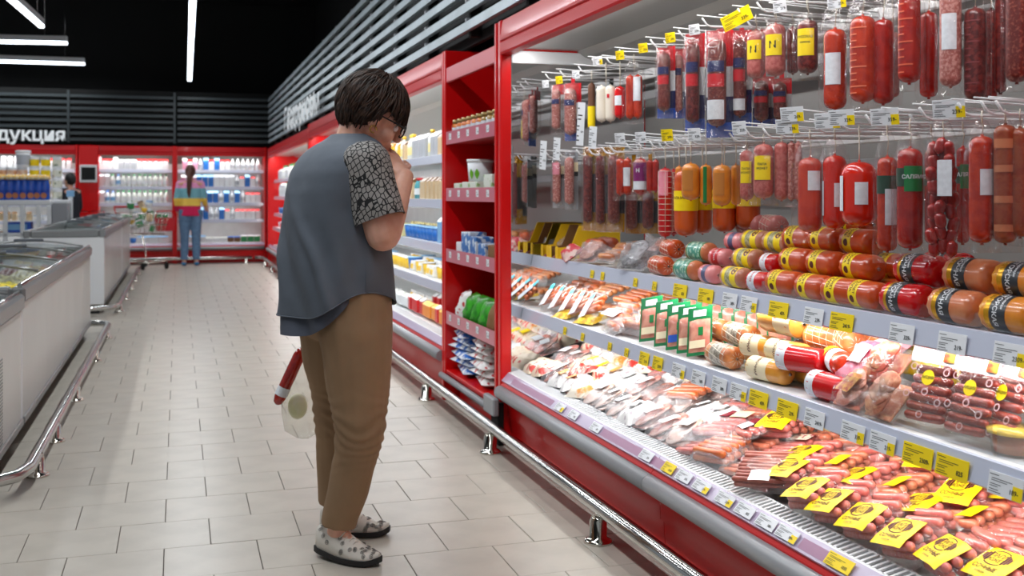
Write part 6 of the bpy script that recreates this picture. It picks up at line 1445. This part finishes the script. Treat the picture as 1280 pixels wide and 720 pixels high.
stock(caseA, 'screen side cooler', 'the post', [
 (1.60, S4[0], ['red labelled carton', 'red labelled carton', 'grey carton', 'white carton', 'white carton']), (1.31, S4[1], ['green capped bottle', 'green capped bottle', 'green capped bottle', 'blue capped bottle', 'white carton']), (1.03, S4[2], ['green capped bottle', 'green capped bottle', 'green capped bottle', 'blue capped bottle', 'white carton']),
 (.74, S4[3], ['green pack', 'yellow capped bottle', 'green pack', 'white tub', 'teal bottle']), (.345, S4[4], ['white pack of cups', 'blue tub', 'white pack of cups', 'white pack'])], .06, 1.28, .086, .14)
stock(caseC, 'cooler behind the pails', 'the column', [
 (1.60, S4[0], ['red labelled carton', 'white carton', 'white bottle']), (1.31, S4[1], ['white bottle', 'white carton', 'white bottle']), (1.03, S4[2], ['white bottle', 'yellow pouch', 'white tub']), (.74, S4[3], ['white tub', 'tan carton', 'white pack'])], .06, 1.9, .1, .14)
# ------------------------------------------------------------------ chest freezers
FRW = mat('freezer_white', (214, 214, 210), .3, coat=.2, var=.03, vscale=2); FRT = mat('freezer_trim', (150, 152, 152), .3, .5); GLASS = film('freezer_glass', (236, 244, 244), .02, .08, .0, 10, .03)
def freezer(label, y0, y1, x1=-.70, wd=.92, hz=.73, seams=(), vent=None):
    t = thing('chest_freezer', label, 'freezer', (x1, y0, 0)); L = y1 - y0
    ys = [0] + list(seams) + [L]
    for a, b in zip(ys, ys[1:]): part('front_panel', G().box(-.03, 0, a + .004, b - .004, .10, hz - .075, .006), FRW, t)
    part('kick', G().box(-wd + .05, -.05, .02, L - .02, 0, .10, .004), BLACK, t)
    part('body', G().box(-wd, -.03, .0, L, .09, .30, .006), FRW, t)
    part('end_panel', G().box(-wd, -.0, -.012, .012, .09, hz - .07, .008), WHITEM, t); part('end_panel', G().box(-wd, -.0, L - .012, L + .012, .09, hz - .07, .008), WHITEM, t)
    part('back_panel', G().box(-wd, -wd + .03, 0, L, .09, hz - .07, .006), FRW, t)
    part('bottom_trim', G().box(.0, .012, 0, L, .10, .135, .004), FRT, t)
    fr = [((0.01, -.02), (.01, L + .02)), ((-wd - .01, -.02), (-wd - .01, L + .02))]
    g = G().box(-.05, .014, -.02, L + .02, hz - .075, hz, .012); part('top_frame', g, FRT, t)
    part('top_frame', G().box(-wd - .014, -wd + .05, -.02, L + .02, hz - .075, hz, .012), FRT, t)
    part('top_frame', G().box(-wd + .05, -.05, -.02, .05, hz - .075, hz, .012), FRT, t); part('top_frame', G().box(-wd + .05, -.05, L - .05, L + .02, hz - .075, hz, .012), FRT, t)
    part('rim', G().tube([(-.012, -.01, hz + .006), (-.012, L + .01, hz + .006)], .012, 8), STEEL, t)
    nl = max(2, int(L / .9))
    for i in range(nl):
        a, b = .05 + (L - .1) * i / nl, .05 + (L - .1) * (i + 1) / nl
        l = part('glass_lid', G().grid(lambda u_, v_: (-.05 - (wd - .1) * u_, a + .01 + (b - a - .02) * v_, hz + .004 + .05 * math.sin(PI * u_) - .012 * (i % 2)), 8, 2), GLASS, t)
        part('lid_handle', G().box(-wd * .62, -wd * .38, b - .045, b - .02, hz + .05, hz + .075, .006), DGREY, l)
        part('lid_frame', G().tube([(-.05 - (wd - .1) * q / 8, b - .01, hz + .008 + .05 * math.sin(PI * q / 8)) for q in range(9)], .008, 6), FRT, l)
    if vent is not None:
        g = G()
        for i in range(26):
            for j in range(12): g.box(-.001, .002, vent + .018 * j, vent + .018 * j + .010, .14 + .014 * i, .14 + .014 * i + .007, .0005)
        o = part('vent_grille', g, FRT, t); o['kind'] = 'stuff'
    return t
f1 = freezer('nearest white chest freezer, cut by the photo edge', 4.56, 5.42, hz=.715, vent=.10)
f2 = freezer('long white chest freezer behind the nearest one, blue and yellow packs inside', 5.47, 9.50, hz=.745, seams=(3.3,))
f3 = freezer('white chest freezer with a plain end facing the shopper, past the rail gap', 11.25, 14.6, wd=.72, hz=.83, seams=(1.5,))
f4 = freezer('farthest white chest freezer by the shopping trolley', 14.75, 17.1, wd=.72, hz=.83)
FB = mat('frozen_blue', (46, 70, 130), .4, rgb2=(220, 190, 140), vscale=14, v2=(.55, .6)); FY = mat('frozen_yellow', (250, 216, 40), .4, rgb2=(60, 60, 60), vscale=18, v2=(.57, .6)); FT = mat('frozen_tan', (206, 190, 140), .4, rgb2=(120, 100, 70), vscale=20); FRD = mat('frozen_wine', (110, 50, 46), .5)
fm = {n: [pillow(.17, .23, .045, 600 + i + len(n), .15, 8, 8, bot=.7).mesh('pouch', m) for i in range(2)] for n, m in (('blue', FB), ('yellow', FY), ('pale', FT), ('wine red', FRD))}
part('basket_divider', G().box(-.662, -.65, .06, 3.93, .35, .66, .003), DGREY, f2)
for r_, (x, kinds) in enumerate(((-.17, ('yellow', 'yellow', 'pale', 'pale', 'pale')), (-.40, ('yellow', 'yellow', 'yellow', 'pale', 'pale')), (-.53, ('yellow', 'yellow', 'yellow', 'pale', 'wine red')), (-.775, ('blue', 'blue', 'blue', 'pale', 'wine red')))):
    for lyr in range(2):
        for i in range(16):
            k = kinds[min(4, i // 3)]
            if lyr == 0 and (i + r_) % 2: continue
            put('frozen_pack', '%s frozen pack, long freezer, %s, %s from its near end%s' % (k, ['aisle side row', 'second row', 'third row', 'fourth row'][r_], ORD[i], ' below' if lyr == 0 else ''), 'frozen pack', (-.70 + x, 5.47 + .22 + .235 * i, .39 + .115 * lyr + .05), (.25, 0, .2 * ((i * 7 + r_) % 3 - 1)), [('pouch', fm[k][i % 2])])
for i in range(3):
    put('frozen_pack', 'pale frozen food pack in the nearest freezer, %s from its near end' % ORD[i], 'frozen pack', (-1.05 - .1 * (i % 2), 4.75 + .25 * i, .40), (.2, 0, .2 * (i % 3 - 1)), [('pouch', fm['pale'][i % 2])])
# ------------------------------------------------------------------ white rack with blue bags, pails behind it
def R3(u, v, Y): return aty(u, v, Y)
TY = 15.7
xa, xb = R3(-30, 250, TY).x, R3(64, 250, TY).x
tz = R3(30, 250, TY).z
t = thing('rack', 'white steel rack carrying the blue bags beyond the freezers', 'rack', (0, 0, 0))
part('top_shelf', G().box(xa, xb, TY - .1, TY + 1.2, tz - .07, tz, .01), WHITEM, t); part('lower_shelf', G().box(xa, xb, TY - .1, TY + 1.2, .62, .66, .01), WHITEM, t)
for u in (-28, 8, 29, 49, 62):
    x = R3(u, 250, TY).x; part('leg', G().box(x - .025, x + .025, TY - .1, TY - .05, 0, tz - .07, .006), WHITEM, t)
for x in (xa + .03, xb - .03): part('leg', G().box(x - .025, x + .025, TY + 1.1, TY + 1.15, 0, tz - .07, .006), WHITEM, t)
BB = mat('blue_bag', (14, 60, 160), .3, rgb2=(24, 90, 196), vscale=12); BBG = mat('yellow_flower', (246, 196, 70), .5, rgb2=(240, 240, 230), vscale=40, v2=(.5, .56)); BRN2 = mat('brown_print', (190, 120, 80), .5)
def bluebag():
    return [('bag', G().loft([[(.075 * math.cos(a) * k, .05 * math.sin(a) * e, z) for a in [2*PI*i/12 for i in range(12)]] for z, k, e in ((0, .85, .9), (.02, 1, 1), (.2, .95, .9), (.27, .8, .5), (.30, .9, .12))]).mesh('bag', BB)), ('yellow_top', G().lathe([(.001, .27), (.07, .28), (.075, .31), (.05, .34), (.001, .345)], 10, mod=lambda a, h: 1 + .15 * math.cos(5 * a)).mesh('yellow_top', BBG)), ('print', G().lathe([(.04, 0), (.001, .002)], 10, 0, 'Y', (0, -.052, .06), cap=False).mesh('print', BRN2))]
bbm = bluebag()
for i, u in enumerate((-12, 1, 11, 20, 29, 38, 47, 55)):
    put('blue_bag', 'blue bag with a yellow top on the white rack, %s from the photo edge' % ORD[i], 'bag', (R3(u, 250, TY).x, TY + .02, tz), (0, 0, .1 * (i % 3 - 1)), bbm, 'blue bags on the rack')
t = thing('crate', 'grey plastic crate beside the white rack', 'crate', (R3(75, 250, 15.9).x, 15.9, .0)); part('body', G().box(-.10, .11, -.1, .3, 0.0, R3(70, 250, 15.9).z - .02, .01), GREYP, t); part('rim', G().box(-.105, .115, -.105, .305, R3(70, 250, 15.9).z - .05, R3(70, 250, 15.9).z, .01), WHITEM, t)
t = thing('carton', 'blue and white carton on the lower shelf of the rack', 'box', (R3(20, 278, TY).x, TY + .22, .664)); part('box', G().box(-.17, .17, -.1, .15, 0, .14, .005), BLUEP, t); part('label', G().box(-.12, .12, -.103, -.1, .03, .11, .001), SKY, t)
def pail(r_, h_, m, lab):
    return [('pail', G().lathe([(.001, 0), (r_ * .86, 0), (r_ * .97, h_ * .9), (.001, h_ * .9)], 14).mesh('pail', m)), ('lid', G().lathe([(r_ * 1.03, h_ * .88), (r_ * 1.03, h_ * .98), (r_ * .9, h_), (.001, h_)], 14).mesh('lid', WHITEM)), ('label', G().lathe([(r_ * .925, h_ * .15), (r_ * .985, h_ * .75)], 14, cap=False).mesh('label', lab))]
PT = 16.5; z0 = tz
LBO = mat('orange_pail_label', (226, 150, 90), .4, rgb2=(240, 210, 180), vscale=9); LBY = mat('yellow_pail_label', (250, 214, 10), .4); LBF = mat('salad_picture', (226, 226, 210), .4, rgb2=(90, 110, 60), vscale=16, v2=(.56, .64))
k_ = (R3(64, 240, PT).x - R3(51, 240, PT).x)
for nm, us, rows, m in (('orange labelled', (2, 15, 28), 3, LBO), ('yellow labelled', (43, 57), 4, LBY), ('salad pictured', (71.5,), 4, LBF)):
    ms = pail(k_ * .5, .152, WHT, m)
    for i, u in enumerate(us):
        for j in range(rows):
            put('food_pail', '%s white pail by the blue bags, %s from the bottom%s' % (nm, ORD[j], '' if len(us) < 2 else ', %s stack' % ORD[i]), 'pail', (R3(u, 240, PT).x, PT, z0 + .153 * j), (0, 0, i + j), ms, 'pails stacked behind the blue bags')
put('food_pail', 'big plain white pail topping the orange labelled ones', 'pail', (R3(29, 203, PT).x, PT, z0 + .153 * 3), (0, 0, 0), pail(.1, .24, WHT, GRY))
t = thing('barrier_post', 'short white post in front of the dark haired child', 'post', (R3(88, 270, 16.2).x, 16.2, 0)); part('post', G().box(-.03, .03, -.03, .03, 0, R3(88, 240, 16.2).z, .008), WHITEM, t); part('cap', G().box(-.05, .05, -.04, .04, R3(88, 246, 16.2).z, R3(88, 238, 16.2).z, .008), SKY, t)
# ------------------------------------------------------------------ trolley with green goods
TYY = 17.9; p0 = R3(178, 300, TYY)
t = thing('shopping_trolley', 'wire shopping trolley heaped with green goods by the far rail', 'trolley', (p0.x, TYY, 0), .5)
g = G()
for z, k in ((.55, .8), (.70, .9), (.88, 1.0)):
    a, b = .26 * k, .40 * k; g.tube([(-a, -b, z), (a, -b, z), (a, b, z), (-a, b, z), (-a, -b, z)], .008, 6)
for i in range(7):
    x = -.24 + .08 * i
    for s in (-1, 1): g.tube([(x * .8, s * .32, .55), (x, s * .40, .88)], .004, 5)
for i in range(9):
    y = -.36 + .09 * i
    for s in (-1, 1): g.tube([(s * .21, y * .8, .55), (s * .26, y, .88)], .004, 5)
    g.tube([(-.21, y * .8, .55), (.21, y * .8, .55)], .004, 5)
part('basket', g, CHROME, t)
part('chassis', G().tube([(-.2, -.42, .12), (-.22, .3, .12), (-.2, .38, .5)], .013, 7).tube([(.2, -.42, .12), (.22, .3, .12), (.2, .38, .5)], .013, 7).tube([(-.2, -.42, .12), (.2, -.42, .12)], .013, 7), CHROME, t)
part('handle', G().tube([(-.25, .46, .98), (.25, .46, .98)], .016, 8).tube([(-.25, .40, .88), (-.25, .46, .98)], .010, 6).tube([(.25, .40, .88), (.25, .46, .98)], .010, 6), REDg, t)
for x in (-.2, .2):
    for y in (-.4, .3): part('wheel', G().lathe([(.001, -.014), (.05, -.014), (.055, 0), (.05, .014), (.001, .014)], 12, 0, 'X'), BLACK, t, (x, y, .056))
for i in range(14):
    a = i * 2.4; m = GOODS[['green pack', 'white tub', 'green pack', 'green capped bottle', 'yellow labelled cup', 'tan carton'][i % 6]]
    o = part('food_pack', m, None, None, (p0.x + .13 * math.cos(a) - .03, TYY + .2 * math.sin(a), .60 + .03 * i), (.4 * math.sin(i), .3 * math.cos(i * 2), a)); tag(o, '%s pack in the shopping trolley, %s from the basket floor' % (['green', 'white', 'green', 'green capped', 'yellow', 'tan'][i % 6], ORD[i]), 'food pack', 'goods in the trolley')
